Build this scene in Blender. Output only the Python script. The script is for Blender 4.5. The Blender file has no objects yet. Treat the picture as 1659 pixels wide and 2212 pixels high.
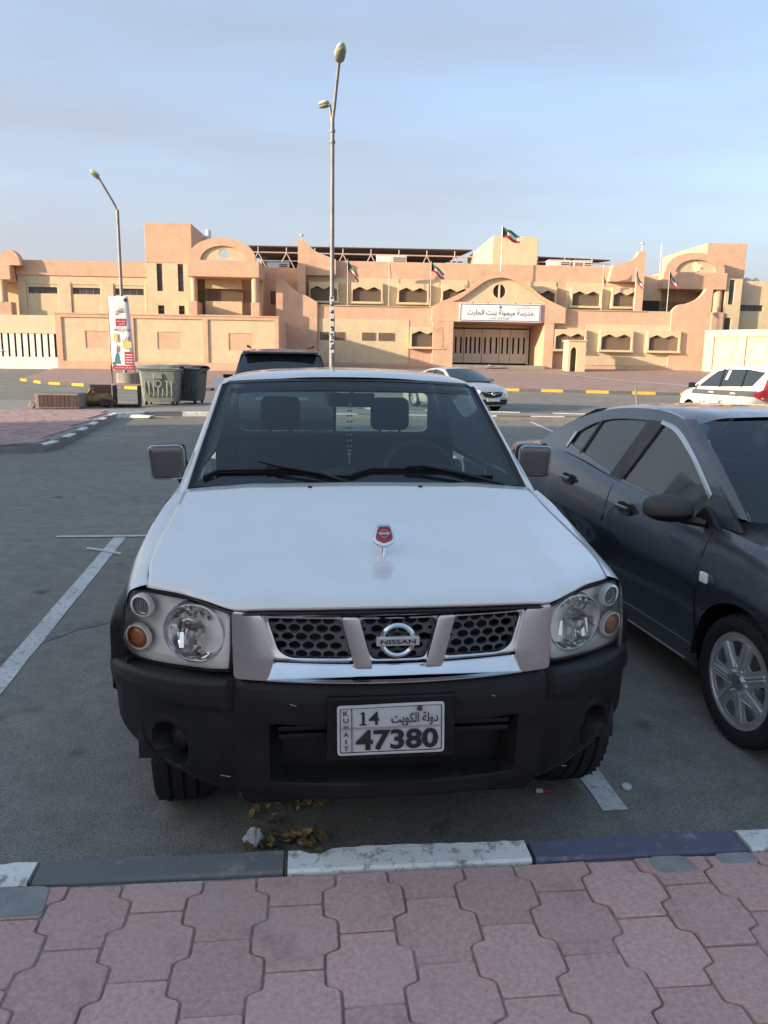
import bpy, bmesh, math, random
from mathutils import Vector, Matrix
random.seed(7)
R = math.radians
sc = bpy.context.scene
COL = sc.collection

# ------------------------------------------------------------------ camera
CF, CHZ, CROLL, CYAW, CH = 1680.0, 778.0, 0.9, -6.5, 1.66     # focal (px of a 1659x2212 picture), horizon row, roll, yaw, height
PW, PH = 1659.0, 2212.0
_p = math.atan((PH / 2 - CHZ) / CF); _y = R(CYAW); _r = R(CROLL)
cF = Vector((-math.sin(_y) * math.cos(_p), math.cos(_y) * math.cos(_p), -math.sin(_p)))
_R0 = Vector((math.cos(_y), math.sin(_y), 0)); _U0 = _R0.cross(cF)
cR = math.cos(_r) * _R0 + math.sin(_r) * _U0
cU = -math.sin(_r) * _R0 + math.cos(_r) * _U0
cam = bpy.data.cameras.new('camera')
cam.sensor_fit = 'VERTICAL'; cam.sensor_height = 36.0; cam.lens = 36.0 * CF / PH
cam.clip_start = 0.05; cam.clip_end = 4000
cob = bpy.data.objects.new('camera', cam); COL.objects.link(cob)
cob.matrix_world = Matrix(((cR.x, cU.x, -cF.x, 0), (cR.y, cU.y, -cF.y, 0), (cR.z, cU.z, -cF.z, CH), (0, 0, 0, 1)))
sc.camera = cob

# ------------------------------------------------------------------ sky, sun, exposure
SUN_AZ, SUN_EL = 198.0, 13.5          # compass angle from +X (counter-clockwise) and elevation, degrees
w = bpy.data.worlds.new('World'); sc.world = w; w.use_nodes = True
nt = w.node_tree; bg = nt.nodes['Background']
sky = nt.nodes.new('ShaderNodeTexSky'); sky.sky_type = 'NISHITA'; sky.sun_disc = False
sky.sun_elevation = R(SUN_EL); sky.sun_rotation = R(90 - SUN_AZ)
sky.air_density = 1.0; sky.dust_density = 5.5; sky.ozone_density = 2.6; sky.altitude = 0
# thin desert haze in the sky: even all round, thick at the horizon, with faint high streaks
wn, wl = nt.nodes, nt.links
wtc = wn.new('ShaderNodeTexCoord'); wsp_ = wn.new('ShaderNodeSeparateXYZ'); wl.new(wtc.outputs['Generated'], wsp_.inputs[0])
def wmath(op, a, b):
    n = wn.new('ShaderNodeMath'); n.operation = op
    for i, v in enumerate((a, b)):
        if isinstance(v, (int, float)): n.inputs[i].default_value = v
        else: wl.new(v, n.inputs[i])
    return n.outputs[0]
wz = wmath('MAXIMUM', wsp_.outputs['Z'], 0.0)
wmp = wn.new('ShaderNodeMapping'); wmp.inputs['Scale'].default_value = (1.2, 1.2, 7.0); wmp.inputs['Rotation'].default_value = (0, R(9), 0); wl.new(wtc.outputs['Generated'], wmp.inputs[0])
wno = wn.new('ShaderNodeTexNoise'); wno.inputs['Scale'].default_value = 1.6; wno.inputs['Detail'].default_value = 5; wl.new(wmp.outputs[0], wno.inputs['Vector'])
wlow = wmath('POWER', 2.718, wmath('MULTIPLY', wz, -3.0))
wtone = wn.new('ShaderNodeMix'); wtone.data_type = 'RGBA'; wl.new(wlow, wtone.inputs['Factor']); wtone.inputs['A'].default_value = (0.52, 0.81, 1.18, 1); wtone.inputs['B'].default_value = (1.26, 1.14, 1.14, 1)
wf = wmath('ADD', 0.72, wmath('MULTIPLY', wmath('SUBTRACT', wno.outputs['Fac'], 0.5), 1.1))
wf = wmath('MINIMUM', wmath('MAXIMUM', wf, 0.35), 0.95)
wmix = wn.new('ShaderNodeMix'); wmix.data_type = 'RGBA'; wl.new(wf, wmix.inputs['Factor']); wl.new(sky.outputs[0], wmix.inputs['A']); wl.new(wtone.outputs['Result'], wmix.inputs['B'])
nt.links.new(wmix.outputs['Result'], bg.inputs[0]); bg.inputs[1].default_value = 0.15
sl = bpy.data.lights.new('sun', 'SUN'); sl.energy = 2.15; sl.angle = R(0.7); sl.color = (1.0, 0.80, 0.58)
so = bpy.data.objects.new('sun', sl); COL.objects.link(so)
sd = Vector((math.cos(R(SUN_AZ)) * math.cos(R(SUN_EL)), math.sin(R(SUN_AZ)) * math.cos(R(SUN_EL)), math.sin(R(SUN_EL))))
so.rotation_euler = sd.to_track_quat('Z', 'Y').to_euler(); so.location = sd * 50
sc.view_settings.view_transform = 'Standard'; sc.view_settings.look = 'None'
sc.view_settings.gamma = 1; sc.view_settings.use_curve_mapping = False
sc.view_settings.exposure = 2.02

# ------------------------------------------------------------------ helpers
def tag(o, label=None, cat=None, group=None, kind=None):
    if label: o['label'] = label
    if cat: o['category'] = cat
    if group: o['group'] = group
    if kind: o['kind'] = kind
    return o
def thing(name, label, cat, loc=(0, 0, 0), rz=0, group=None):
    o = bpy.data.objects.new(name, None); COL.objects.link(o)
    o.empty_display_size = 0.1; o.location = loc; o.rotation_euler = (0, 0, rz)
    return tag(o, label, cat, group)
def link(name, me, parent=None, loc=None, rot=None):
    o = bpy.data.objects.new(name, me); COL.objects.link(o)
    if parent: o.parent = parent
    if loc: o.location = loc
    if rot: o.rotation_euler = rot
    return o
def copy_tree(o, parent=None):
    c = o.copy(); COL.objects.link(c); c.parent = parent
    for ch in list(o.children): copy_tree(ch, c)
    return c
def smooth(me, ang=38):
    me.polygons.foreach_set('use_smooth', [True] * len(me.polygons)); me.set_sharp_from_angle(angle=R(ang))
def lerp(a, b, t): return a + (b - a) * t
def interp(x, tab):
    if x <= tab[0][0]: return tab[0][1]
    for (a, fa), (b, fb) in zip(tab, tab[1:]):
        if x <= b: return fa + (fb - fa) * (x - a) / (b - a)
    return tab[-1][1]
def sstep(a, b, x):
    t = max(0.0, min(1.0, (x - a) / (b - a))); return t * t * (3 - 2 * t)

class MB:
    def __init__(s): s.v = []; s.f = []; s.m = []; s.mi = 0
    def add(s, vs, fs):
        k = len(s.v); s.v += [tuple(p) for p in vs]
        s.f += [tuple(i + k for i in f) for f in fs]; s.m += [s.mi] * len(fs); return s
    def box(s, x0, x1, y0, y1, z0, z1):
        vs = [(x, y, z) for z in (z0, z1) for y in (y0, y1) for x in (x0, x1)]
        return s.add(vs, [(0, 2, 3, 1), (4, 5, 7, 6), (0, 1, 5, 4), (2, 6, 7, 3), (0, 4, 6, 2), (1, 3, 7, 5)])
    def rbox(s, c, size, rot):
        M_ = rot.to_matrix() if hasattr(rot, 'to_matrix') else rot
        vs = [Vector(c) + M_ @ Vector((sx * size[0] / 2, sy * size[1] / 2, sz * size[2] / 2)) for sz in (-1, 1) for sy in (-1, 1) for sx in (-1, 1)]
        return s.add(vs, [(0, 2, 3, 1), (4, 5, 7, 6), (0, 1, 5, 4), (2, 6, 7, 3), (0, 4, 6, 2), (1, 3, 7, 5)])
    def grid(s, g, closed_u=False, closed_v=False):
        nu, nv = len(g), len(g[0]); vs = [p for row in g for p in row]; fs = []
        for i in range(nu if closed_u else nu - 1):
            for j in range(nv if closed_v else nv - 1):
                a, b = i, (i + 1) % nu; c, d = j, (j + 1) % nv
                fs.append((a * nv + c, a * nv + d, b * nv + d, b * nv + c))
        return s.add(vs, fs)
    def tube(s, pts, r, n=8, caps=True):
        pts = [Vector(p) for p in pts]; rr = r if isinstance(r, (list, tuple)) else [r] * len(pts); g = []
        for i, p in enumerate(pts):
            d = (pts[min(i + 1, len(pts) - 1)] - pts[max(i - 1, 0)]).normalized()
            up = Vector((0, 0, 1)) if abs(d.z) < 0.9 else Vector((0, 1, 0))
            a = d.cross(up).normalized(); b = d.cross(a)
            g.append([p + rr[i] * (math.cos(2 * math.pi * k / n) * a + math.sin(2 * math.pi * k / n) * b) for k in range(n)])
        k0 = len(s.v); s.grid(g, closed_v=True)
        if caps: s.add([], []); s.f += [tuple(k0 + k for k in range(n)), tuple(k0 + (len(g) - 1) * n + k for k in reversed(range(n)))]; s.m += [s.mi] * 2
        return s
    def lathe(s, prof, c=(0, 0, 0), ax='z', n=24, a0=0, a1=2 * math.pi):
        full = abs(a1 - a0 - 2 * math.pi) < 1e-6; g = []
        for i in range(n if full else n + 1):
            t = a0 + (a1 - a0) * i / n; row = []
            for r_, h in prof:
                u, v_ = r_ * math.cos(t), r_ * math.sin(t)
                q = {'z': (u, v_, h), 'x': (h, u, v_), 'y': (u, h, v_)}[ax]
                row.append((c[0] + q[0], c[1] + q[1], c[2] + q[2]))
            g.append(row)
        return s.grid(g, closed_u=full)
    def prism(s, poly, a, b, ax='y'):
        n = len(poly); f = {'y': lambda p, d: (p[0], d, p[1]), 'x': lambda p, d: (d, p[0], p[1]), 'z': lambda p, d: (p[0], p[1], d)}[ax]
        return s.add([f(p, a) for p in poly] + [f(p, b) for p in poly],
                     [tuple(range(n)), tuple(reversed(range(n, 2 * n)))] + [(i, i + n, (i + 1) % n + n, (i + 1) % n) for i in range(n)])
    def build(s, name, mats, parent=None, loc=None, rot=None, sm=None, bev=0, recalc=True, seg=2):
        me = bpy.data.meshes.new(name); me.from_pydata(s.v, [], s.f)
        mats = mats if isinstance(mats, (list, tuple)) else [mats]
        for m in mats: me.materials.append(m)
        if len(mats) > 1: me.polygons.foreach_set('material_index', s.m)
        if recalc:
            bm = bmesh.new(); bm.from_mesh(me); bmesh.ops.recalc_face_normals(bm, faces=bm.faces); bm.to_mesh(me); bm.free()
        if sm: smooth(me, sm)
        o = link(name, me, parent, loc, rot)
        if bev:
            b = o.modifiers.new('bevel', 'BEVEL'); b.width = bev; b.segments = seg; b.limit_method = 'ANGLE'; b.angle_limit = R(40)
        return o

def cr1(P, n):
    """Catmull-Rom through a list of points, n steps for each span"""
    P = [Vector(p) for p in P]; out = []
    for i in range(len(P) - 1):
        p1, p2 = P[i], P[i + 1]
        p0 = P[i - 1] if i else p1 * 2 - p2
        p3 = P[i + 2] if i + 2 < len(P) else p2 * 2 - p1
        for k in range(n):
            t = k / n
            out.append(0.5 * ((2 * p1) + (p2 - p0) * t + (2 * p0 - 5 * p1 + 4 * p2 - p3) * t * t + (3 * p1 - p0 - 3 * p2 + p3) * t ** 3))
    out.append(P[-1]); return out
def patch(ctrl, nu=4, nv=4):
    rows = [cr1(r_, nv) for r_ in ctrl]
    cols = [cr1([rows[i][j] for i in range(len(rows))], nu) for j in range(len(rows[0]))]
    return [[cols[j][i] for j in range(len(cols))] for i in range(len(cols[0]))]
def mirx(g): return [[Vector((-p[0], p[1], p[2])) for p in r_] for r_ in g]
def resample(poly, d):
    out = []
    for (a, b) in zip(poly, poly[1:] + poly[:1]):
        L = math.hypot(b[0] - a[0], b[1] - a[1]); n = max(1, int(L / d))
        out += [(lerp(a[0], b[0], k / n), lerp(a[1], b[1], k / n)) for k in range(n)]
    return out
def rounded(poly, r, n=4):
    out = []; N = len(poly)
    for i in range(N):
        p = Vector(poly[i]); a = Vector(poly[i - 1]); b = Vector(poly[(i + 1) % N])
        rr = min(r, (a - p).length * .45, (b - p).length * .45)
        q0 = p + (a - p).normalized() * rr; q1 = p + (b - p).normalized() * rr
        for k in range(n + 1):
            t = k / n; q = q0 * (1 - t) ** 2 + p * 2 * t * (1 - t) + q1 * t * t; out.append((q.x, q.y))
    return out
def ellipse(cx, cy, a, b, n=16): return [(cx + a * math.cos(2 * math.pi * k / n), cy + b * math.sin(2 * math.pi * k / n)) for k in range(n)]
def panel(name, outer, holes, d, mat, parent, fmap, bev=0, sm=30):
    """filled outline with holes, d thick, mapped by fmap(a, b, c) with c in 0..d (0 = front)"""
    cu = bpy.data.curves.new(name, 'CURVE'); cu.dimensions = '2D'; cu.fill_mode = 'BOTH'; cu.extrude = max(1e-5, d / 2 - bev); cu.bevel_depth = bev; cu.bevel_resolution = 1
    for pl in [outer] + list(holes):
        sp = cu.splines.new('POLY'); sp.points.add(len(pl) - 1); sp.use_cyclic_u = True
        for q, p in zip(sp.points, pl): q.co = (p[0], p[1], 0, 1)
    o = bpy.data.objects.new(name, cu); COL.objects.link(o)
    dg = bpy.context.evaluated_depsgraph_get(); me = bpy.data.meshes.new_from_object(o.evaluated_get(dg))
    bpy.data.objects.remove(o); bpy.data.curves.remove(cu)
    for v in me.vertices: v.co = fmap(v.co.x, v.co.y, d / 2 - v.co.z)
    bm = bmesh.new(); bm.from_mesh(me); bmesh.ops.remove_doubles(bm, verts=bm.verts, dist=1e-5); bmesh.ops.recalc_face_normals(bm, faces=bm.faces); bm.to_mesh(me); bm.free()
    me.materials.clear(); me.materials.append(mat)
    if sm: smooth(me, sm)
    me.name = name
    return link(name, me, parent)
AD = {'ا': (0xFE8D, 2), 'إ': (0xFE87, 2), 'أ': (0xFE83, 2), 'ب': (0xFE8F, 4), 'ت': (0xFE95, 4), 'ث': (0xFE99, 4), 'ة': (0xFE93, 2), 'ح': (0xFEA1, 4), 'ج': (0xFE9D, 4), 'خ': (0xFEA5, 4), 'د': (0xFEA9, 2), 'ر': (0xFEAD, 2), 'ز': (0xFEAF, 2), 'س': (0xFEB1, 4), 'ش': (0xFEB5, 4), 'ط': (0xFEC1, 4), 'ع': (0xFEC9, 4), 'ف': (0xFED1, 4), 'ق': (0xFED5, 4), 'ك': (0xFED9, 4), 'ل': (0xFEDD, 4), 'م': (0xFEE1, 4), 'ن': (0xFEE5, 4), 'ه': (0xFEE9, 4), 'و': (0xFEED, 2), 'ي': (0xFEF1, 4), 'ئ': (0xFE89, 4)}
def ar(s):
    out = []
    for i, ch in enumerate(s):
        if ch not in AD: out.append(ch); continue
        b, n = AD[ch]; p = i > 0 and s[i - 1] in AD and AD[s[i - 1]][1] == 4; q = n == 4 and i + 1 < len(s) and s[i + 1] in AD
        out.append(chr(b + (0 if not p and not q else 1 if p and not q else 2 if q and not p else 3)))
    return ''.join(reversed(out))
def text(name, s, width, height, mat, parent, c, rot=(math.pi / 2, 0, 0), bold=0.0, ext=0.001, shear=0.0):
    """flat lettering fitted to width x height, centred on c"""
    cu = bpy.data.curves.new(name, 'FONT'); cu.body = s; cu.extrude = 0.0; cu.offset = bold; cu.shear = shear; cu.resolution_u = 3
    o = bpy.data.objects.new(name, cu); COL.objects.link(o)
    dg = bpy.context.evaluated_depsgraph_get(); me = bpy.data.meshes.new_from_object(o.evaluated_get(dg))
    bpy.data.objects.remove(o); bpy.data.curves.remove(cu)
    xs = [v.co.x for v in me.vertices]; ys = [v.co.y for v in me.vertices]
    kx = width / (max(xs) - min(xs)); ky = height / (max(ys) - min(ys)); mx = (max(xs) + min(xs)) / 2; my = (max(ys) + min(ys)) / 2
    for v in me.vertices: v.co = ((v.co.x - mx) * kx, (v.co.y - my) * ky, 0)
    me.materials.clear(); me.materials.append(mat)
    return link(name, me, parent, c, rot)

# ------------------------------------------------------------------ materials
MATS = {}
def M(name, col, rough=.6, metal=0.0, var=.0, scale=4.0, bump=0.0, bscale=60.0, coat=0.0, spec=.5, col2=None, rand=0.0, emit=None, detail=6.0, bdist=.01, world=False, stain=None):
    m = bpy.data.materials.new(name); m.use_nodes = True; t = m.node_tree; N = t.nodes; L = t.links
    b = N['Principled BSDF']; b.inputs['Roughness'].default_value = rough; b.inputs['Metallic'].default_value = metal
    b.inputs['Specular IOR Level'].default_value = spec; b.inputs['Coat Weight'].default_value = coat; b.inputs['Coat Roughness'].default_value = .04
    c = (*col, 1); b.inputs['Base Color'].default_value = c; m.diffuse_color = c
    tc = N.new('ShaderNodeTexCoord'); src = None
    VEC = tc.outputs['Object']
    if world: VEC = N.new('ShaderNodeNewGeometry').outputs['Position']
    if var or col2:
        n = N.new('ShaderNodeTexNoise'); n.inputs['Scale'].default_value = scale; n.inputs['Detail'].default_value = detail; n.inputs['Roughness'].default_value = .65
        L.new(VEC, n.inputs['Vector'])
        mr = N.new('ShaderNodeMapRange'); mr.inputs['From Min'].default_value = .3; mr.inputs['From Max'].default_value = .7; L.new(n.outputs['Fac'], mr.inputs['Value'])
        mx = N.new('ShaderNodeMix'); mx.data_type = 'RGBA'
        c2 = col2 if col2 else tuple(x * (1 - var) for x in col)
        c1 = col if col2 else tuple(min(1, x * (1 + var)) for x in col)
        mx.inputs['A'].default_value = (*c1, 1); mx.inputs['B'].default_value = (*c2, 1)
        L.new(mr.outputs['Result'], mx.inputs['Factor']); src = mx.outputs['Result']
    if rand:
        oi = N.new('ShaderNodeObjectInfo'); hs = N.new('ShaderNodeHueSaturation')
        m2 = N.new('ShaderNodeMapRange'); m2.inputs['To Min'].default_value = 1 - rand; m2.inputs['To Max'].default_value = 1 + rand
        L.new(oi.outputs['Random'], m2.inputs['Value']); L.new(m2.outputs['Result'], hs.inputs['Value'])
        if src: L.new(src, hs.inputs['Color'])
        else: hs.inputs['Color'].default_value = c
        src = hs.outputs['Color']
    if stain:                    # (scale, from, to, colour, amount): blotches of dirt or dust with a shape of their own
        for ssc, sa, sb, scol, samt in stain:
            n3 = N.new('ShaderNodeTexNoise'); n3.inputs['Scale'].default_value = ssc; n3.inputs['Detail'].default_value = 8; n3.inputs['Roughness'].default_value = .68; L.new(VEC, n3.inputs['Vector'])
            m4 = N.new('ShaderNodeMapRange'); m4.inputs['From Min'].default_value = sa; m4.inputs['From Max'].default_value = sb; m4.inputs['To Max'].default_value = samt; L.new(n3.outputs['Fac'], m4.inputs['Value'])
            x4 = N.new('ShaderNodeMix'); x4.data_type = 'RGBA'; L.new(m4.outputs['Result'], x4.inputs['Factor']); x4.inputs['B'].default_value = (*scol, 1)
            if src: L.new(src, x4.inputs['A'])
            else: x4.inputs['A'].default_value = c
            src = x4.outputs['Result']
    if src: L.new(src, b.inputs['Base Color'])
    if bump:
        n2 = N.new('ShaderNodeTexNoise'); n2.inputs['Scale'].default_value = bscale; n2.inputs['Detail'].default_value = 4
        L.new(VEC, n2.inputs['Vector']); bp = N.new('ShaderNodeBump'); bp.inputs['Strength'].default_value = bump; bp.inputs['Distance'].default_value = bdist
        L.new(n2.outputs['Fac'], bp.inputs['Height']); L.new(bp.outputs['Normal'], b.inputs['Normal'])
    if emit: b.inputs['Emission Color'].default_value = (*emit, 1); b.inputs['Emission Strength'].default_value = 1
    MATS[name] = m; return m
def glassmat(name, tint, refl=1.0, rough=.02, ior=1.62, film=.0):
    m = bpy.data.materials.new(name); m.use_nodes = True; t = m.node_tree; N = t.nodes; L = t.links
    N.remove(N['Principled BSDF']); out = N['Material Output']
    tr = N.new('ShaderNodeBsdfTransparent'); tr.inputs[0].default_value = (*tint, 1)
    gl = N.new('ShaderNodeBsdfGlossy'); gl.inputs['Roughness'].default_value = rough; gl.inputs[0].default_value = (refl, refl, refl, 1)
    fr = N.new('ShaderNodeFresnel'); fr.inputs[0].default_value = ior; mx = N.new('ShaderNodeMixShader')
    L.new(fr.outputs[0], mx.inputs[0]); L.new(tr.outputs[0], mx.inputs[1]); L.new(gl.outputs[0], mx.inputs[2]); last = mx.outputs[0]
    if film:                      # an even pale diffuse layer over the pane
        d = N.new('ShaderNodeBsdfDiffuse'); d.inputs[0].default_value = (.6, .6, .55, 1); m2 = N.new('ShaderNodeMixShader'); m2.inputs[0].default_value = film; L.new(last, m2.inputs[1]); L.new(d.outputs[0], m2.inputs[2]); last = m2.outputs[0]
    L.new(last, out.inputs[0])
    MATS[name] = m; return m
def dusty(m, dust, scale, amt, zdir=True, rough=.7):
    """a thin layer of settled dust with its own patchy shape on the paint"""
    t = m.node_tree; N = t.nodes; L = t.links; b = N['Principled BSDF']
    tc = N.new('ShaderNodeTexCoord'); n = N.new('ShaderNodeTexNoise'); n.inputs['Scale'].default_value = scale; n.inputs['Detail'].default_value = 8; n.inputs['Roughness'].default_value = .7
    L.new(tc.outputs['Object'], n.inputs['Vector'])
    mr = N.new('ShaderNodeMapRange'); mr.inputs['From Min'].default_value = .3; mr.inputs['From Max'].default_value = .75; mr.inputs['To Max'].default_value = amt; mr.inputs['To Min'].default_value = amt * .25
    L.new(n.outputs['Fac'], mr.inputs['Value']); d = N.new('ShaderNodeBsdfDiffuse'); d.inputs[0].default_value = (*dust, 1)
    fac = mr.outputs['Result']
    if zdir:
        g = N.new('ShaderNodeNewGeometry'); sp = N.new('ShaderNodeSeparateXYZ'); L.new(g.outputs['Normal'], sp.inputs[0])
        m3 = N.new('ShaderNodeMapRange'); m3.inputs['From Min'].default_value = -.1; m3.inputs['From Max'].default_value = .9; m3.inputs['To Min'].default_value = .04; L.new(sp.outputs['Z'], m3.inputs['Value'])
        mu = N.new('ShaderNodeMath'); mu.operation = 'MULTIPLY'; L.new(fac, mu.inputs[0]); L.new(m3.outputs['Result'], mu.inputs[1]); fac = mu.outputs[0]
    mx = N.new('ShaderNodeMixShader'); L.new(fac, mx.inputs[0]); L.new(b.outputs[0], mx.inputs[1]); L.new(d.outputs[0], mx.inputs[2])
    L.new(mx.outputs[0], N['Material Output'].inputs[0]); return m

# --- material set
def asphalt():
    m = M('asphalt', (.065, .064, .062), rough=.9, spec=.25); t = m.node_tree; N = t.nodes; L = t.links; b = N['Principled BSDF']
    tc = N.new('ShaderNodeTexCoord')
    def noise(s, d=6, ro=.6):
        n = N.new('ShaderNodeTexNoise'); n.inputs['Scale'].default_value = s; n.inputs['Detail'].default_value = d; n.inputs['Roughness'].default_value = ro
        L.new(tc.outputs['Object'], n.inputs['Vector']); return n.outputs['Fac']
    def ramp(src, a, b_, c0, c1):
        r_ = N.new('ShaderNodeValToRGB'); r_.color_ramp.elements[0].position = a; r_.color_ramp.elements[1].position = b_
        r_.color_ramp.elements[0].color = (*c0, 1); r_.color_ramp.elements[1].color = (*c1, 1); L.new(src, r_.inputs[0]); return r_.outputs[0]
    def mul(a, b_, mode='MULTIPLY', f=1):
        x = N.new('ShaderNodeMix'); x.data_type = 'RGBA'; x.blend_type = mode; x.inputs['Factor'].default_value = f
        L.new(a, x.inputs['A']); L.new(b_, x.inputs['B']); return x.outputs['Result']
    big = ramp(noise(.35, 5), .3, .7, (.215, .203, .183), (.275, .257, .225))
    mid = ramp(noise(7, 6), .3, .75, (.8, .8, .8), (1.15, 1.15, 1.13))
    vo = N.new('ShaderNodeTexVoronoi'); vo.inputs['Scale'].default_value = 140; L.new(tc.outputs['Object'], vo.inputs['Vector'])
    grain = mul(ramp(vo.outputs['Distance'], .15, .75, (1.15, 1.15, 1.14), (.74, .74, .74)), ramp(noise(210, 3, .6), .30, .66, (.62, .62, .62), (1.28, 1.28, 1.26)))
    pits = ramp(noise(75, 2, .5), .28, .36, (.45, .45, .45), (1, 1, 1))
    dust = ramp(noise(1.1, 8, .75), .52, .72, (0, 0, 0), (.045, .039, .027))
    sand = ramp(noise(.16, 9, .7), .50, .66, (0, 0, 0), (.075, .062, .036))
    spots = ramp(noise(2.6, 3, .5), .26, .34, (.55, .55, .56), (1, 1, 1))
    c = mul(mul(mul(mul(big, mid), spots), grain), pits); c = mul(mul(c, dust, 'ADD'), sand, 'ADD'); L.new(c, b.inputs['Base Color'])
    bp = N.new('ShaderNodeBump'); bp.inputs['Strength'].default_value = .5; bp.inputs['Distance'].default_value = .004
    L.new(vo.outputs['Distance'], bp.inputs['Height']); bp.invert = True; L.new(bp.outputs[0], b.inputs['Normal']); return m
def worn_paint(name, col, under, lo, hi, scale=18):
    m = M(name, col, rough=.75, spec=.3); t = m.node_tree; N = t.nodes; L = t.links; b = N['Principled BSDF']
    tc = N.new('ShaderNodeTexCoord'); n = N.new('ShaderNodeTexNoise'); n.inputs['Scale'].default_value = scale; n.inputs['Detail'].default_value = 9; n.inputs['Roughness'].default_value = .75
    L.new(tc.outputs['Object'], n.inputs['Vector']); r_ = N.new('ShaderNodeValToRGB'); r_.color_ramp.elements[0].position = lo; r_.color_ramp.elements[1].position = hi
    r_.color_ramp.elements[0].color = (*col, 1); r_.color_ramp.elements[1].color = (*under, 1); L.new(n.outputs['Fac'], r_.inputs[0])
    n2 = N.new('ShaderNodeTexNoise'); n2.inputs['Scale'].default_value = 3; n2.inputs['Detail'].default_value = 6; L.new(tc.outputs['Object'], n2.inputs['Vector'])
    r2 = N.new('ShaderNodeValToRGB'); r2.color_ramp.elements[0].position = .3; r2.color_ramp.elements[1].position = .7; r2.color_ramp.elements[0].color = (.78, .78, .77, 1); r2.color_ramp.elements[1].color = (1, 1, 1, 1); L.new(n2.outputs['Fac'], r2.inputs[0])
    x = N.new('ShaderNodeMix'); x.data_type = 'RGBA'; x.blend_type = 'MULTIPLY'; x.inputs['Factor'].default_value = 1; L.new(r_.outputs[0], x.inputs['A']); L.new(r2.outputs[0], x.inputs['B']); L.new(x.outputs['Result'], b.inputs['Base Color'])
    bp = N.new('ShaderNodeBump'); bp.inputs['Strength'].default_value = .35; bp.inputs['Distance'].default_value = .004; L.new(n.outputs['Fac'], bp.inputs['Height']); L.new(bp.outputs[0], b.inputs['Normal']); return m
ASPH = asphalt()
LINE = worn_paint('road_paint', (.62, .615, .59), (.24, .23, .21), .50, .66, 30)
KW = worn_paint('kerb_white', (.78, .765, .72), (.27, .25, .22), .52, .62, 16)
KB = worn_paint('kerb_black', (.085, .086, .088), (.22, .205, .185), .53, .68, 14)
KBN = worn_paint('kerb_faded_black', (.16, .162, .16), (.30, .285, .26), .53, .70, 12)
KB2 = worn_paint('kerb_blue_black', (.12, .123, .175), (.28, .27, .25), .53, .68, 14)
KY = worn_paint('kerb_yellow', (.62, .36, .05), (.2, .14, .07), .55, .75, 9)
PAV = M('paver_red', (.53, .335, .295), rough=.92, var=.20, scale=70, bump=.6, bscale=260, spec=.2, rand=.11, bdist=.003, world=True, stain=[(3.2, .50, .72, (.50, .37, .32), .55), (5.5, .56, .75, (.20, .125, .125), .5), (160, .66, .74, (.62, .52, .48), .7), (190, .68, .76, (.14, .09, .09), .7)])
PAVF = M('paver_red_far', (.37, .245, .225), rough=.9, var=.18, scale=6, bump=.2, bscale=60, spec=.2, rand=.14, world=True, stain=[(.8, .48, .7, (.40, .31, .25), .6)])
SAND = M('joint_sand', (.42, .33, .28), rough=.95, col2=(.22, .15, .14), scale=22, bump=.4, bscale=150)
WALK = M('school_pavement', (.30, .20, .165), rough=.9, var=.18, scale=.8, bump=.2, bscale=20)
CONC = M('concrete', (.24, .225, .20), rough=.9, var=.2, scale=3, bump=.3, bscale=40)
CEM = M('cement_fill', (.25, .25, .24), rough=.9, var=.2, scale=9, bump=.3, bscale=90)
PEACH = M('peach_plaster', (.60, .39, .27), rough=.9, var=.10, scale=1.1, bump=.15, bscale=25, spec=.2, stain=[(.55, .52, .75, (.48, .34, .25), .55), (2.4, .58, .75, (.66, .48, .36), .5)])
CREAM = M('cream_plaster', (.61, .49, .325), rough=.9, var=.10, scale=1.3, bump=.15, bscale=25, spec=.2, stain=[(.5, .52, .75, (.50, .39, .26), .55), (2.8, .58, .75, (.67, .57, .42), .5)])
LCREAM = M('pale_cream_paint', (.62, .52, .35), rough=.75, var=.08, scale=1.5)
GATEM = M('gate_paint', (.80, .75, .66), rough=.6, var=.08, scale=2)
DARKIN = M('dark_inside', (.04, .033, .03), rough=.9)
BROWN = M('brown_frame', (.085, .035, .03), rough=.6, var=.1)
LATT = M('lattice_paint', (.30, .22, .15), rough=.7, var=.15, scale=5)
PANE = M('window_pane', (.035, .04, .05), rough=.12, spec=.6, rand=.5)
ROOFB = M('roof_sheet', (.075, .034, .03), rough=.8, var=.15, scale=.6)
TRUSS = M('truss_paint', (.5, .36, .32), rough=.6, var=.1)
WHITEP = M('white_paint', (.68, .66, .60), rough=.55, var=.06, scale=3)
BLUETX = M('blue_lettering', (.02, .06, .22), rough=.5)
BLACKTX = M('black_lettering', (.015, .015, .017), rough=.5)
REDTX = M('red_print', (.38, .03, .06), rough=.55)
YELTX = M('yellow_print', (.62, .5, .14), rough=.6)
GRNTX = M('teal_print', (.06, .2, .19), rough=.6)
SIGNW = M('sign_white', (.72, .72, .72), rough=.45, var=.04, scale=3)
POLE = M('pole_galvanised', (.25, .255, .25), rough=.55, metal=.35, col2=(.17, .168, .155), scale=3, spec=.4)
LAMPM = M('lamp_housing', (.55, .52, .40), rough=.45, var=.08)
LAMPG = M('lamp_glass', (.25, .24, .19), rough=.15, spec=.7)
FBLK, FGRN, FWHT, FRED = M('flag_black', (.012, .014, .014), rough=.8), M('flag_green', (.02, .17, .085), rough=.8), M('flag_white', (.7, .7, .68), rough=.8), M('flag_red', (.5, .025, .03), rough=.8)
BING = M('galvanised_bin', (.26, .29, .25), rough=.55, metal=.3, col2=(.17, .19, .165), scale=7, bump=.1)
BIND = M('dark_bin', (.105, .118, .112), rough=.6, metal=.2, col2=(.06, .066, .064), scale=6)
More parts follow.
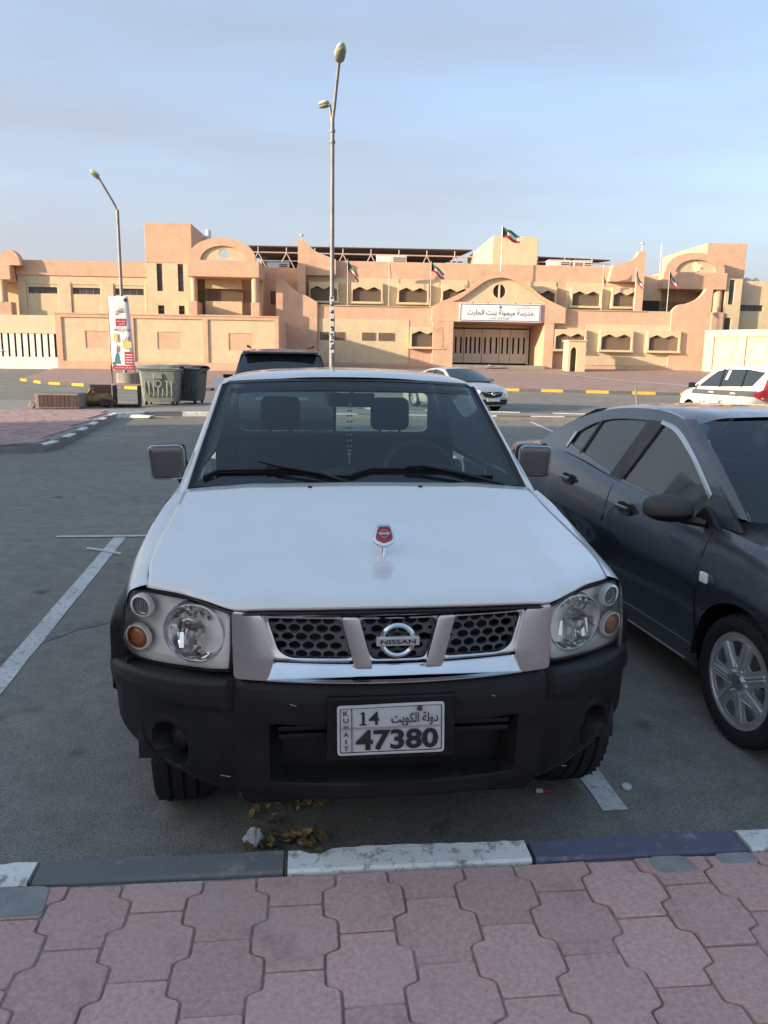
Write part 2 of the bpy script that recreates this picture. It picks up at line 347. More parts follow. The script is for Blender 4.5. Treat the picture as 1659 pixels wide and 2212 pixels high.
RUB = M('tyre_rubber', (.017, .017, .018), rough=.82, var=.2, scale=14, spec=.3, bump=.15, bscale=90)
BLKP = M('black_plastic', (.013, .013, .0132), rough=.46, var=.4, scale=7, spec=.24, bump=.08, bscale=400, bdist=.002)
BLKT = M('black_trim', (.01, .01, .011), rough=.45, spec=.4)
CABIN = M('cabin_plastic', (.028, .030, .033), rough=.75)
SEATM = M('seat_cloth', (.022, .023, .026), rough=.95, var=.1, scale=40)
WPAINT = dusty(M('white_truck_paint', (.76, .755, .74), rough=.22, coat=1.0, spec=.5, var=.015, scale=2), (.42, .36, .30), 4, .20)
CHROME = M('chrome', (.66, .68, .71), rough=.14, metal=1, var=.05, scale=6)
CHROMED = M('dull_chrome', (.56, .57, .58), rough=.28, metal=1, var=.06, scale=9)
REFL = M('reflector_chrome', (.90, .90, .89), rough=.08, metal=.92, spec=.6)
LAMPSH = M('lamp_shell', (.95, .95, .93), rough=.22, metal=.0, spec=.7)
AMBER = M('amber_lens', (.48, .13, .022), rough=.18, spec=.6, var=.15, scale=20, coat=.5)
GREY = dusty(M('dark_grey_paint', (.023, .029, .044), rough=.22, metal=.25, coat=1.0, spec=.6), (.28, .27, .27), 7, .42)
DUSTG = M('dusty_black', (.055, .05, .046), rough=.6, var=.3, scale=9)
RIM = M('wheel_silver', (.62, .62, .62), rough=.34, metal=.75, var=.12, scale=8)
SILV = M('silver_paint', (.42, .42, .41), rough=.3, metal=.3, coat=.6, var=.03)
WCAR = M('white_car_paint', (.74, .70, .62), rough=.3, coat=.6, var=.03)
SUVP = M('suv_dark_paint', (.075, .085, .08), rough=.32, metal=.3, coat=.6, var=.05)
REDL = M('red_lamp', (.45, .012, .02), rough=.15, coat=.6)
DGLASS = M('dark_car_glass', (.02, .026, .03), rough=.05, spec=.9, coat=.3)
WS = glassmat('windscreen_glass', (.74, .86, .89), 1.0, film=.006)
TG = glassmat('tinted_side_glass', (.66, .74, .72), 1.0, film=.22)
LENS = glassmat('lens_glass', (.99, .99, .98), .8, ior=1.45)
LENSY = glassmat('hazed_lens_glass', (.98, .98, .94), .8, .06, 1.45, .07)
PLATE = M('plate_white', (.55, .55, .54), rough=.4, var=.06, scale=20)
WOOD = M('brown_wood', (.075, .04, .036), rough=.6, var=.3, scale=12)
WOODF = M('pale_wood_frame', (.27, .21, .17), rough=.6, var=.2, scale=9)
GOLD = M('brass_brown', (.20, .125, .045), rough=.4, metal=.5, var=.3, scale=9)
LEAF = M('dry_leaf', (.27, .185, .075), rough=.85, var=.35, scale=30, rand=.45)
PAPER = M('white_paper', (.6, .59, .56), rough=.8)

# ------------------------------------------------------------------ ground and roads
BPHI = R(-3.6)
BO = Vector((8.28, 74.63, 0)); BU = Vector((math.cos(BPHI), math.sin(BPHI), 0)); BV = Vector((-math.sin(BPHI), math.cos(BPHI), 0))
def b2w(u, v, z=0): p = BO + BU * u + BV * v; return Vector((p.x, p.y, z))
def w2b(x, y): q = Vector((x, y, 0)) - BO; return q.dot(BU), q.dot(BV)
TERR = [(-28, 0), (-9, .45), (-.6, 1.02)]
def terr(v): return interp(v, TERR)
def terrw(x, y): return terr(w2b(x, y)[1])
g = MB(); vs_ = [-420, -120, -60, -28, -18, -9, -4.5, -.6, 60, 900]; us_ = [-900, -200, -60, -30, 0, 30, 60, 200, 900]
g.grid([[b2w(u, v, terr(v)) for u in us_] for v in vs_])
tag(g.build('asphalt_ground', ASPH, sm=30), kind='structure')

def kerb(pts, parent, cols, seg, h=.13, wdt=.14, z0=lambda x, y: 0.0, drop=.05, start=0, inset=0.0):
    """kerb stones one by one along a polyline (world), the road on the right-hand side of travel"""
    P = [Vector((p[0], p[1], 0)) for p in pts]; L = [0]
    for a, b in zip(P, P[1:]): L.append(L[-1] + (b - a).length)
    def at(s):
        for i in range(len(P) - 1):
            if s <= L[i + 1] or i == len(P) - 2: return P[i].lerp(P[i + 1], (s - L[i]) / (L[i + 1] - L[i]))
    n = max(1, round(L[-1] / seg)); st = L[-1] / n
    for k in range(n):
        a, b = at(k * st + .006), at((k + 1) * st - .006); d = (b - a).normalized(); nrm = Vector((-d.y, d.x, 0))
        h_ = h + random.uniform(-.006, .006); sec = [(0, -drop), (0, h_ - .022), (.02, h_), (wdt, h_), (wdt, -drop)]
        g_ = [[p + nrm * (q[0] + random.uniform(0, .004)) + Vector((0, 0, z0(p.x, p.y) + q[1])) for q in sec] for p in (a, a.lerp(b, .5), b)]
        mb = MB().grid(g_); k0 = 0; mb.f += [tuple(range(5)), tuple(range(14, 9, -1))]; mb.m += [0, 0]
        mb.build('kerb_stone', cols[(k + start) % len(cols)], parent, bev=.006)

# ---- pavement the photographer stands on
PA = R(-.83); QP, QQ, DD, DL = .195, .248, .0195, .008
def clip(poly, f):
    out = []
    for a, b in zip(poly, poly[1:] + poly[:1]):
        fa, fb = f(a), f(b)
        if fa >= 0: out.append(a)
        if fa * fb < 0: t = fa / (fa - fb); out.append((lerp(a[0], b[0], t), lerp(a[1], b[1], t)))
    return out
def paver_poly(gap=.0034):
    q, p = QQ / 2, QP / 2; rt = [(p - DD, -q), (p - DD, -q / 2 - DL), (p + DD, -q / 2 + DL), (p + DD, q / 2 - DL), (p - DD, q / 2 + DL), (p - DD, q)]
    pl = rounded(rt + [(-x, -y) for x, y in rt], .010, 2)
    return [(x - math.copysign(gap, x), y * (1 - .0022 / q)) for x, y in pl]
def paver_mesh(mb, poly, c=(0, 0, 0), tilt=(0, 0), h=.05, ch=.0035):
    n = len(poly); ax = sum(p[0] for p in poly) / n; ay = sum(p[1] for p in poly) / n
    def ring(k, z): return [(c[0] + ax + (x - ax) * k, c[1] + ay + (y - ay) * k, c[2] + z + tilt[0] * x + tilt[1] * y) for x, y in poly]
    k0 = len(mb.v); mb.grid([ring(1, -h), ring(1, -ch), ring(.97, 0)], closed_v=True); mb.f.append(tuple(k0 + 2 * n + i for i in range(n))); mb.m.append(mb.mi)
PH_ = .13
pv = MB().box(-40, 40, -30, 2.115, -.02, PH_ - .0085)
pave = tag(pv.build('pavement', SAND, loc=(0, 0, 0), rot=(0, 0, PA)), kind='structure')
POLY = paver_poly(); _mb = MB(); paver_mesh(_mb, POLY); _pm = None
rest = MB()
for k in range(-14, 20):
    cx = -.623 + QP * k
    for j in range(-8, 8):
        cy = 1.857 - QQ / 2 + QQ * j + (QQ / 2 if k % 2 else 0)
        if cy - QQ / 2 > 2.108: continue
        near = -1.35 < cx < 2.15 and cy > .85
        z = PH_ + random.uniform(-.003, .002); t = (random.uniform(-.02, .02), random.uniform(-.02, .02))
        if cy + QQ / 2 > 2.108:
            pl = [(x, y) for x, y in clip([(x + cx, y + cy) for x, y in POLY], lambda p: 2.108 - p[1])]
            if len(pl) < 3 or max(p[1] for p in pl) - min(p[1] for p in pl) < .03: continue
            pl = [(x - cx, y - cy) for x, y in pl]; mb = MB(); paver_mesh(mb, pl)
            if near: mb.build('paver', PAV, pave, loc=(cx, cy, z), rot=(t[1], t[0], 0), sm=20)
            else: paver_mesh(rest, pl, (cx, cy, z), t)
        elif near:
            if _pm is None: o = _mb.build('paver', PAV, pave, loc=(cx, cy, z), rot=(t[1], t[0], 0), sm=20); _pm = o.data
            else: link('paver', _pm, pave, (cx, cy, z), (t[1], t[0], 0))
        else: paver_mesh(rest, POLY, (cx, cy, z), t)
tag(rest.build('outer_pavers', PAV, pave, sm=20), kind='stuff')
# kerb stones with the ends read from the photograph
for a, b, m in [(-3.07, -2.32, KW), (-2.32, -1.57, KB), (-1.57, -.82, KW), (-.82, -.073, KBN), (-.073, .70, KW), (.70, 1.41, KB2), (1.41, 2.16, KW), (2.16, 2.91, KB), (2.91, 3.66, KW)]:
    n = 22; gr = []
    chip = random.uniform(0, 9)
    for i in range(n + 1):
        x = lerp(a + .007, b - .007, i / n)
        e = .004 * math.sin(9 * x + chip) + random.uniform(-.003, .003)
        if m is KW and a < 0 < b: e += -.028 * math.exp(-((x - .02) / .035) ** 2) * 1.0
        if m is KB2: e += -.014 * sstep(.25, 0, abs(x - .8))
        gr.append([(x, 2.117, -.02), (x, 2.119, PH_ + .0), (x, 2.126, PH_ + .008), (x, 2.222 + e, PH_ + .008 + random.uniform(-.002, .001)), (x, 2.247 + e, PH_ - .018), (x, 2.252, -.02)])
    mb = MB().grid(gr); mb.f += [tuple(range(6)), tuple(6 * n + 5 - i for i in range(6))]; mb.m += [0, 0]
    mb.build('kerb_stone', m, pave, sm=30)
for x0, x1, y0, y1 in [(-1.2, -.74, 1.985, 2.112), (1.06, 1.2, 2.03, 2.112), (1.28, 1.42, 2.06, 2.112)]:
    MB().prism(rounded([(x0, y0), (x1, y0 + .004), (x1 - .015, y1), (x0, y1)], .03), PH_ - .01, PH_ + .004, 'z').build('cement_patch', CEM, pave, bev=.003)

# ---- bay markings
def sheet(name, poly, mat, z=.004, parent=None):
    mb = MB(); n = len(poly); mb.add([(x, y, z) for x, y in poly], [tuple(range(n))])
    return mb.build(name, mat, parent)
def stripe(name, a, b, wd, z=.004):
    a, b = Vector((*a, 0)), Vector((*b, 0)); d = (b - a).normalized() * 1; nn = Vector((-d.y, d.x, 0)) * wd / 2
    n = max(2, int((b - a).length / .12)); gr = []
    for i in range(n + 1):
        p = a.lerp(b, i / n); gr.append([(p + nn * (1 + random.uniform(-.05, .05))) + Vector((0, 0, z)), (p - nn * (1 + random.uniform(-.05, .05))) + Vector((0, 0, z))])
    return tag(MB().grid(gr).build(name, LINE), kind='structure')
stripe('bay_line', (-1.505, 3.2), (-1.64, 7.28), .11)
stripe('bay_line', (1.192, 2.555), (1.12, 7.2), .10)
stripe('bay_line', (3.98, 2.66), (3.9, 7.2), .10)
stripe('bay_end_line', (-2.22, 7.33), (1.9, 7.33), .07, .008)
stripe('bay_line', (6.62, 21.6), (6.05, 16.8), .11)

def gpt(px, py, z=0):
    d = cF + cR * ((px - PW / 2) / CF) - cU * ((py - PH / 2) / CF); t = (z - CH) / d.z; return (d.x * t, d.y * t)
DPATCH = M('dark_patch', (.145, .138, .128), rough=.85, var=.35, scale=60, spec=.3, bump=.4, bscale=200, bdist=.004, stain=[(14, .46, .6, (.205, .195, .178), 1.0)])  # irregular streak, a little darker than the asphalt around it
st_ = [gpt(x, y) for x, y in [(-60, 1410), (20, 1392), (90, 1368), (150, 1346), (243, 1343), (215, 1352), (165, 1362), (120, 1380), (60, 1398), (0, 1432), (-60, 1452)]]
tag(sheet('asphalt_dark_patch', st_, DPATCH, .003), kind='structure')
# ---- left island and median with kerbs, concrete and pavers
isl_front = [(-26, 13.6), (-8, 13.75), (-5.04, 13.86), (-4.6, 13.9), (-4.36, 14.05), (-4.28, 14.45), (-4.38, 16.2), (-4.62, 18.9), (-4.88, 21.9), (-4.6, 22.45), (-2.67, 22.9), (1.2, 22.5), (5.5, 22.1), (8.8, 22.05), (40, 21.6)]
isl_back = [(40, 23.0), (9, 23.5), (3, 25.0), (-2.2, 27.8), (-14, 28.6), (-26, 29.2)]
island = MB(); island.prism(isl_front + isl_back, -.03, .112, 'z')
island = tag(island.build('median_island', CONC), kind='structure')
kerb(isl_front[0:3], island, [KY, KB], .8); kerb(isl_front[2:8] + [(-4.88, 21.9)], island, [KB, KW], .72)
kerb(isl_front[8:], island, [KW, KB], 1.0); kerb([(-26, 29.2)][::-1] + [(-14, 28.6)], island, [KB, KW], 1.0)
kerb([isl_back[0]] + isl_back[1:4], island, [KB, KW], 1.0)
pvs = []
for k in range(-60, 3):
    for j in range(0, 40):
        x = -5.05 + QP * k; y = 14.2 + QQ * j + (QQ / 2 if k % 2 else 0)
        lim = interp(y, [(13.9, -4.5), (14.45, -4.42), (16.2, -4.52), (18.9, -4.76), (21.9, -5.02), (23, -5.1)])
        if x + .11 > lim - .1 or y > 22.9 or x < -16: continue
        pvs.append((x, y))
vis = [p for p in pvs if p[0] > -.40 * p[1] - .3]; vis.sort(key=lambda p: p[1]); ind = set(vis[:190])
fm = None; rest2 = MB(); _mb = MB(); paver_mesh(_mb, POLY)
for p in pvs:
    z = .135 + random.uniform(-.004, .003); t = (random.uniform(-.012, .012), random.uniform(-.012, .012))
    if p in ind:
        if fm is None: fm = _mb.build('paver', PAVF, island, loc=(*p, z), sm=20).data
        else: link('paver', fm, island, (*p, z), (t[1], t[0], 0))
    else: paver_mesh(rest2, POLY, (*p, z), t)
tag(rest2.build('distant_pavers', PAVF, island, sm=20), kind='stuff')

# ---- pavement in front of the school, draped on the rising ground
yk = [(-24, 58), (-17, 51), (-14.3, 47.2), (-10.8, 43.7), (-7.8, 40.9), (-4.3, 40.6), (4, 44.2), (11.8, 45.3), (17.1, 42.8), (21.7, 40.9), (60, 27)]
ykb = [w2b(*p) for p in yk]; ykb = [(-27.5, -9.6)] + ykb[1:]
gr = []
for i in range(121):
    u = lerp(ykb[0][0], ykb[-1][0], i / 120); v0 = interp(u, ykb); row = []
    for t in range(13):
        v = lerp(v0 + .05, 6.5, t / 12); row.append(b2w(u, v, terr(v) + .118))
    gr.append(row)
walk = tag(MB().grid(gr).build('school_pavement', WALK, sm=30), kind='structure')
kerb(yk[1:6], walk, [KY, KB], 1.25, z0=terrw, h=.15); kerb(yk[5:8], walk, [KY, KB], 1.25, z0=terrw, h=.15, start=1); kerb(yk[7:], walk, [KY, KB], 1.25, z0=terrw, h=.15)
mb = MB(); mb.grid([[b2w(u, v, terr(v) + .124) for v in (-6.2, -6.0)] for u in (5, 12, 20)]); tag(mb.build('pavement_line', LINE), kind='structure')
mb = MB(); mb.grid([[b2w(13 + v * -.3 + d, v, terr(v) + .124) for d in (0, .35)] for v in (-24, -18, -12, -7)]); tag(mb.build('pavement_line', LINE), kind='structure')

# ------------------------------------------------------------------ the school
school = thing('school_building', 'wide two storey peach and cream school with arched entrance behind the road', 'building', BO, BPHI)
def fz(v): return lambda a, b, c: (a, v + c, b)
def sbox(name, mat, u0, u1, v0, v1, z0, z1, parent=school, bev=.03): return MB().box(u0, u1, v0, v1, z0, z1).build(name, mat, parent, bev=bev)
def splate(name, mat, poly, v, d, holes=(), parent=school, bev=.0, sm=25): return panel(name, poly, holes, d, mat, parent, fz(v), bev, sm)
def rect(a, b, c, d): return [(a, c), (b, c), (b, d), (a, d)]
def crv(pts, n=5): return [(p.x, p.y) for p in cr1([(a, b, 0) for a, b in pts], n)]

def lattice(u0, u1, z0, z1, v, parent, px=.15, pz=.22):
    mb = MB(); n = max(3, round((u1 - u0) / px)); m = max(2, round((z1 - z0) / pz)); du = (u1 - u0) / n; dz = (z1 - z0) / m
    for i in range(n + 1): mb.box(u0 + i * du - .022, u0 + i * du + .022, v, v + .04, z0, z1)
    for i in range(n):
        for j in range(m + 1):
            z = z0 + (j + (.5 if i % 2 else 0)) * dz
            if z < z1 - .03: mb.box(u0 + i * du, u0 + (i + 1) * du, v + .004, v + .034, z, z + .04)
    return mb.build('lattice', LATT, parent)
def hood_window(u0, u1, z0, z1, v, pr=.5):
    m_ = (u0 + u1) / 2; q = (u1 - u0) / 4; zt = z1 - .30
    hole = [(u0, z0), (u1, z0), (u1, zt), (u1 - q, z1), (m_, zt), (u0 + q, z1), (u0, zt)]
    f = splate('window', CREAM, rect(u0 - .14, u1 + .14, z0 - .10, z1 + .38), v - pr, pr, [hole], bev=.0)
    MB().box(u0 - .2, u1 + .2, v - pr - .08, v - .003, z0 - .2, z0 - .1).build('sill', CREAM, f)
    for s in (-1, 1):                                   # stepped ends of the sill
        e = u0 - .14 if s < 0 else u1 + .14
        for k in range(3): MB().box(min(e, e + s * .10 * (1 - k * .28)), max(e, e + s * .10 * (1 - k * .28)), v - pr + .02 + k * .03, v - .01, z0 - .08 + k * .2, z0 + .08 + k * .2).build('bracket', CREAM, f)
    lattice(u0 + .01, u1 - .01, z0, zt + .12, v - pr * .55, f); MB().box(u0, u1, v - .05, v - .02, z0, z1).build('pane', DARKIN, f)
    return f
def strip_window(u0, u1, z0, z1, v, n, wide=True):
    mb = MB(); t = .05
    mb.box(u0, u1, v, v + .06, z0, z0 + t).box(u0, u1, v, v + .06, z1 - t, z1)
    for i in range(n + 1):
        u = lerp(u0, u1 - t, i / n); mb.box(u, u + t, v + .001, v + .059, z0 + t, z1 - t)
    f = mb.build('window', BROWN if not wide else M_WINF, school)
    for i in range(n): MB().box(lerp(u0, u1, i / n) + t, lerp(u0, u1, (i + 1) / n) - .004, v + .03, v + .05, z0 + t, z1 - t).build('pane', PANE, f)
    return f
M_WINF = M('window_frame_mauve', (.28, .17, .16), rough=.6)

# left wing
LW = [(-32.6, -30.0), (-28.65, -26.15), (-24.8, -22.2)]
sbox('left_wing_wall', CREAM, -33.5, -21.86, .3, 14, .6, 9.9)
splate('left_wing_front', CREAM, rect(-33.5, -21.86, .6, 8.74), 0, .28, [rect(a, b, 7.16, 7.74) for a, b in LW])
sbox('left_wing_band', PEACH, -33.55, -21.86, -.10, 14.05, 8.75, 10.08)
for a, b in LW: strip_window(a, b, 7.16, 7.74, .18, 4)
for a, b in [(-33.5, -32.75), (-29.9, -28.75), (-26.05, -24.9), (-22.1, -21.9)]: sbox('pilaster', CREAM, a, b, -.09, -.002, .6, 8.2)
sbox('string_course', CREAM, -32.6, -22.2, -.06, -.003, 8.0, 8.10)
# end pavilion at the far left
sbox('end_beam', PEACH, -38.5, -33.62, -1.2, 3, 8.22, 9.5)
splate('end_arch', PEACH, [(-35.0 + 1.25 + .95 * math.cos(a), 9.5 + 1.35 * math.sin(a)) for a in [math.pi * k / 14 for k in range(15)]], -.9, 1.0)
MB().lathe([(.36, 6.3), (.36, 8.22)], (-34.5, -.8, 0), n=20).build('round_column', PEACH, school, sm=40)
sbox('end_base', PEACH, -35.2, -33.75, -1.1, .0, .6, 6.3); sbox('end_back_wall', CREAM, -40, -33.52, 1.6, 6, .6, 8.2); lattice(-34.1, -33.6, 6.3, 7.3, 1.5, school)
# stair tower
sbox('stair_tower_top', PEACH, -21.86, -17.66, -.3, 8.2, 10.06, 13.5)
splate('stair_tower_front', CREAM, rect(-21.84, -17.68, .6, 10.05), -.26, .3, [rect(-20.9, -20.4, 7.56, 9.98), rect(-19.0, -18.5, 7.56, 9.98), rect(-20.9, -20.33, 5.52, 6.3), rect(-19.02, -18.48, 5.52, 6.3)])
sbox('stair_tower_body', CREAM, -21.83, -17.69, .06, 8.1, .6, 10.05)
for a, b in [(-20.9, -20.4), (-19.0, -18.5)]:
    mb = MB(); mb.box(a, a + .07, -.2, -.1, 7.56, 9.98).box(b - .07, b, -.2, -.1, 7.56, 9.98)
    f = mb.build('window', BROWN, school)
    for k in range(6): MB().box(a + .07, b - .07, -.12, -.06, 7.58 + k * .4, 7.95 + k * .4).build('pane', PANE, f)
for a, b in [(-20.9, -20.33), (-19.02, -18.48)]:
    f = MB().box(a, b, -.12, -.08, 5.88, 5.95).box(a, a + .07, -.13, -.07, 5.52, 6.3).build('window', BROWN, school); MB().box(a, b, -.06, -.02, 5.52, 6.3).build('pane', PANE, f)
MB().lathe([(.28, 12.2), (.28, 13.9), (0, 13.95)], (-17.2, 6, 0), n=14).build('roof_tank', WHITEP, school, sm=40)
# pavilion with the round-arched gable
def gable_pavilion(u0, u1, v, zb, zt, top, hole_c, hr, ring):
    mid = (u0 + u1) / 2; W = (u1 - u0) / 2
    arc = [(mid - .08 + (W * .93) * math.cos(a), zt + (top - zt) * math.sin(a) ** .85) for a in [math.pi * k / 24 for k in range(25)]]
    inn = [(mid - .0 + (W * .63) * math.cos(a), zt + .0 + (top - zt) * .64 * math.sin(a)) for a in [math.pi * k / 20 for k in range(21)]]
    sbox('fascia', PEACH, u0, u1, v, v + 4.5, zb, zt)
    splate('gable', PEACH, arc, v + .02, .7, [[(x, z + .03) for x, z in inn]])
    splate('gable_panel', CREAM, [(x, z + .03) for x, z in inn], v + .22, .35, [ellipse(hole_c[0], hole_c[1], hr, hr, 20)])
gable_pavilion(-17.8, -11.42, -2, 8.75, 10.15, 12.1, (-14.6, 10.78), .42, 0)
for u, r_ in [(-17.32, .30), (-11.83, .34)]: MB().lathe([(r_, 6.6), (r_, 8.76)], (u, -1.55, 0), n=20).build('round_column', PEACH, school, sm=40)
sbox('pavilion_base', PEACH, -17.8, -17.0, -2, 1, .6, 6.62); sbox('pavilion_base', PEACH, -12.2, -11.42, -2, 1, .6, 6.58); sbox('pavilion_base', PEACH, -17.0, -12.2, -1.9, 1, .6, 5.45)
sbox('pavilion_bay', CREAM, -16.7, -13.3, .4, 2.4, 7.92, 8.75); sbox('pavilion_bay', CREAM, -16.7, -13.3, .4, 2.4, 5.4, 6.8)
sbox('pavilion_back', CREAM, -17.7, -11.5, 1.9, 6, .6, 10); lattice(-16.7, -13.3, 6.8, 7.92, .7, school); sbox('pavilion_glazing', DARKIN, -16.6, -13.4, 1.0, 1.88, 6.8, 7.92)
for a, b in ((-17.6, -16.75), (-13.25, -12.3)): lattice(a, b, 6.8, 7.92, 1.5, school)
# link with a curved screen wall
sbox('link_wall', PEACH, -11.6, -8.2, 4, 12, .6, 10.3); f = sbox('window', BROWN, -11.0, -9.6, 3.9, 3.99, 6.9, 8.1); lattice(-10.95, -9.65, 6.95, 8.05, 3.84, f)
scr = [(-10.1, .6), (-10.1, 8.86), (-9.35, 8.84)] + crv([(-9.35, 8.84), (-8.75, 8.2), (-8.1, 7.75), (-7.2, 7.35), (-6.3, 6.86)]) + [(-6.3, .6)]
splate('screen_wall', PEACH, scr, -.25, .24)
# main block, ground floor: cream panels lie in front of the peach wall
sbox('ground_floor_wall', PEACH, -8.3, 6.45, 0, 18, .6, 6.62); sbox('ground_floor_wall', PEACH, 15.05, 27.3, 0, 18, .6, 6.62); sbox('ground_floor_lintel', PEACH, 6.46, 15.04, .02, 18, 5.30, 6.62)
splate('ground_panel', CREAM, rect(-6.2, 2.3, 1.32, 5.38), -.05, .048, [rect(-6.05, -3.75, 3.44, 4.18), rect(-2.1, -.9, 3.44, 4.18), rect(-.55, .9, 3.44, 4.18)])
for a, b in [(-6.05, -3.75), (-2.1, -.9), (-.55, .9)]:
    f = MB().box(a, b, -.03, -.004, 3.44, 4.18).build('window', DARKIN, school); lattice(a, b, 3.44, 4.18, -.10, f, .15, .15)
splate('ground_panel', CREAM, rect(19.2, 27.9, 1.5, 5.33), -.05, .048)
for a, b in [(2.55, 5.45), (16.2, 19.0), (20.6, 23.5), (25.2, 28.1)]: hood_window(a, b, 2.95, 4.4, -.05)
# upper floor set back behind the ledge
sbox('upper_floor_wall', PEACH, -8.2, 24.75, 2, 18, 6.6, 10.84)
for a, b in [(-7.3, 8.0), (13.6, 16.6), (17.6, 24.75)]: sbox('upper_panel', CREAM, a, b, 1.93, 1.998, 6.63, 9.3, bev=0)
for a, b in [(-7.0, -4.5), (-3.0, -.3), (1.4, 4.1), (5.6, 8.3), (13.7, 16.4), (18.1, 20.8), (22.1, 24.7)]: hood_window(a, b, 7.1, 8.45, 1.93, .6)
sbox('ledge', CREAM, -6.3, 24.9, -.12, 2, 6.56, 6.63)
p1 = [(-8.15, 6.6), (-8.15, 12.52), (-7.5, 12.52)] + crv([(-7.5, 12.52), (-7.1, 12.05), (-6.5, 11.55), (-5.6, 11.2), (-4.6, 10.84)]) + [(-4.6, 9.4), (-7.4, 9.4), (-7.4, 6.6)]
splate('left_pier', PEACH, p1, 1.2, .78)
sbox('pier_fin', PEACH, -8.16, -7.42, .2, 1.19, 6.6, 10.2)
p2 = [(24.8, 6.6), (24.8, 12.2), (24.15, 12.2)] + crv([(24.15, 12.2), (23.8, 11.6), (23.0, 11.2), (21.9, 10.98), (21.6, 10.6)]) + [(21.4, 9.4), (24.05, 9.4), (24.05, 6.6)]
splate('right_pier', PEACH, [(u + .12, z) for u, z in p2], 1.2, .78)
for u in (-7.8, 24.6): MB().tube([(u, 1.5, 12.2), (u, 1.5, 12.95)], .05, 6).lathe([(.16, 12.9), (.2, 13.05), (0, 13.1)], (u, 1.5, 0), n=10).build('roof_lamp', LAMPM, school)
# entrance portal
pout = crv([(4.4, 6.66), (5.2, 7.1), (6.2, 7.5), (7.7, 8.3), (9.2, 9.45), (10.7, 9.88), (12.2, 9.5), (13.6, 8.55), (14.7, 7.75), (15.7, 7.25), (17.0, 6.72)])
pin = crv([(6.25, 7.1), (7.0, 7.4), (8.2, 8.25), (9.4, 9.05), (10.7, 9.36), (12.0, 9.1), (13.4, 8.3), (14.4, 7.6), (15.3, 7.12)])
splate('portal_arch', PEACH, pout + [(17.0, 5.32), (4.4, 5.32)], -.55, .54, [pin])
splate('portal_tympanum', CREAM, pin, -.22, .2, [ellipse(10.7, 8.15, .6, .62, 24)])
MB().box(10.62, 10.78, -.2, -.05, 7.5, 8.8).build('mullion', LCREAM, school); MB().box(10.0, 11.4, -.02, .0, 7.4, 8.9).build('pane', DARKIN, school)
sbox('portal_pier', PEACH, 4.5, 6.45, -.55, -.003, .6, 5.31); sbox('portal_pier', PEACH, 15.05, 16.0, -.55, -.003, .6, 5.31)
sbox('recess_side', CREAM, 15.055, 15.4, -.5, 5.2, .6, 5.29, bev=0); sbox('recess_side', PEACH, 6.1, 6.44, -.5, 5.2, .6, 5.29, bev=0)
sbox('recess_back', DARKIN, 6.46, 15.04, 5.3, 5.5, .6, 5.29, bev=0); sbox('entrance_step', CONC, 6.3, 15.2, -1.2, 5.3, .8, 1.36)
# metal entrance gate in the recess
gate = thing('entrance_gate', 'tall cream metal gate with vertical slots in the shaded arched entrance', 'gate', b2w(10.75, 5.0, 1.42), BPHI)
for k, (a, b) in enumerate([(-4.2, -3.6), (-3.55, -2.5), (-2.45, -.65), (-.6, 1.15), (1.2, 2.25), (2.3, 3.95)]):
    n = max(1, int((b - a) / .44)); hs = [rect(a + (i + .5) * (b - a) / n - .09, a + (i + .5) * (b - a) / n + .09, 1.05, 2.68) for i in range(n)]
    panel('gate_leaf', rect(a, b, .12, 3.45), hs, .08, GATEM, gate, fz(-.05), .0)
MB().box(-4.25, 4.0, -.1, .06, 3.5, 3.58).build('top_rail', BROWN, gate); MB().box(-4.25, 4.25, -.06, .04, 3.59, 3.86).build('lintel', CREAM, gate); MB().box(3.97, 4.15, -.1, .05, 0, 3.5).build('gate_post', GATEM, gate)
# rubble at the gate foot
tag(MB().prism([(0, 0), (.5, .32), (.9, .1), (1.5, .22), (1.9, 0)], 0, .6).build('rubble_heap', CONC, loc=b2w(9.3, -1.9, 1.1), rot=(0, 0, BPHI), bev=.04), 'low pale heap of rubble at the foot of the entrance gate', 'rubble')
# name board
sign = thing('school_sign', 'long white board with blue lettering above the entrance gate', 'sign', b2w(10.78, -.62, 5.34), BPHI)
MB().prism(rounded(rect(-3.83, 3.83, 0, 1.66), .08), -.10, .06).build('board', SIGNW, sign, bev=.01)
for a in ([(-3.72, .1), (3.72, .1)], [(-3.72, 1.56), (3.72, 1.56)], [(-3.72, .1), (-3.72, 1.56)], [(3.72, .1), (3.72, 1.56)]):
    (x0, z0), (x1, z1) = a; MB().box(x0 - .03, x1 + .03, -.115, -.095, z0 - .03, z1 + .03).build('border', BLUETX, sign)
text('lettering', ar('مدرسة ميمونة بنت الحارث'), 6.2, .62, BLUETX, sign, (0, -.108, .78), bold=.016)
text('lettering', ar('الإبتدائية بنات'), 1.9, .26, BLUETX, sign, (-.1, -.108, .30), bold=.012)
text('lettering', ar('وزارة التربية'), .7, .11, BLUETX, sign, (2.4, -.108, 1.42), bold=.01); text('lettering', ar('منطقة مبارك الكبير التعليمية'), 2.0, .12, BLUETX, sign, (2.4, -.108, 1.25), bold=.01)
mb = MB(); mb.add([(x, -.108, z) for x, z in [(-.14, 1.42), (0, 1.48), (.14, 1.42), (.11, 1.24), (0, 1.14), (-.11, 1.24)]], [tuple(range(6))]); mb.build('emblem', M('emblem_grey', (.16, .17, .2), rough=.5), sign)
for u in (-2.6, -1.2, 1.4, 2.8): MB().tube([(u, -.05, 1.66), (u, -.12, 1.74)], .05, 6).build('spot_lamp', BROWN, sign)
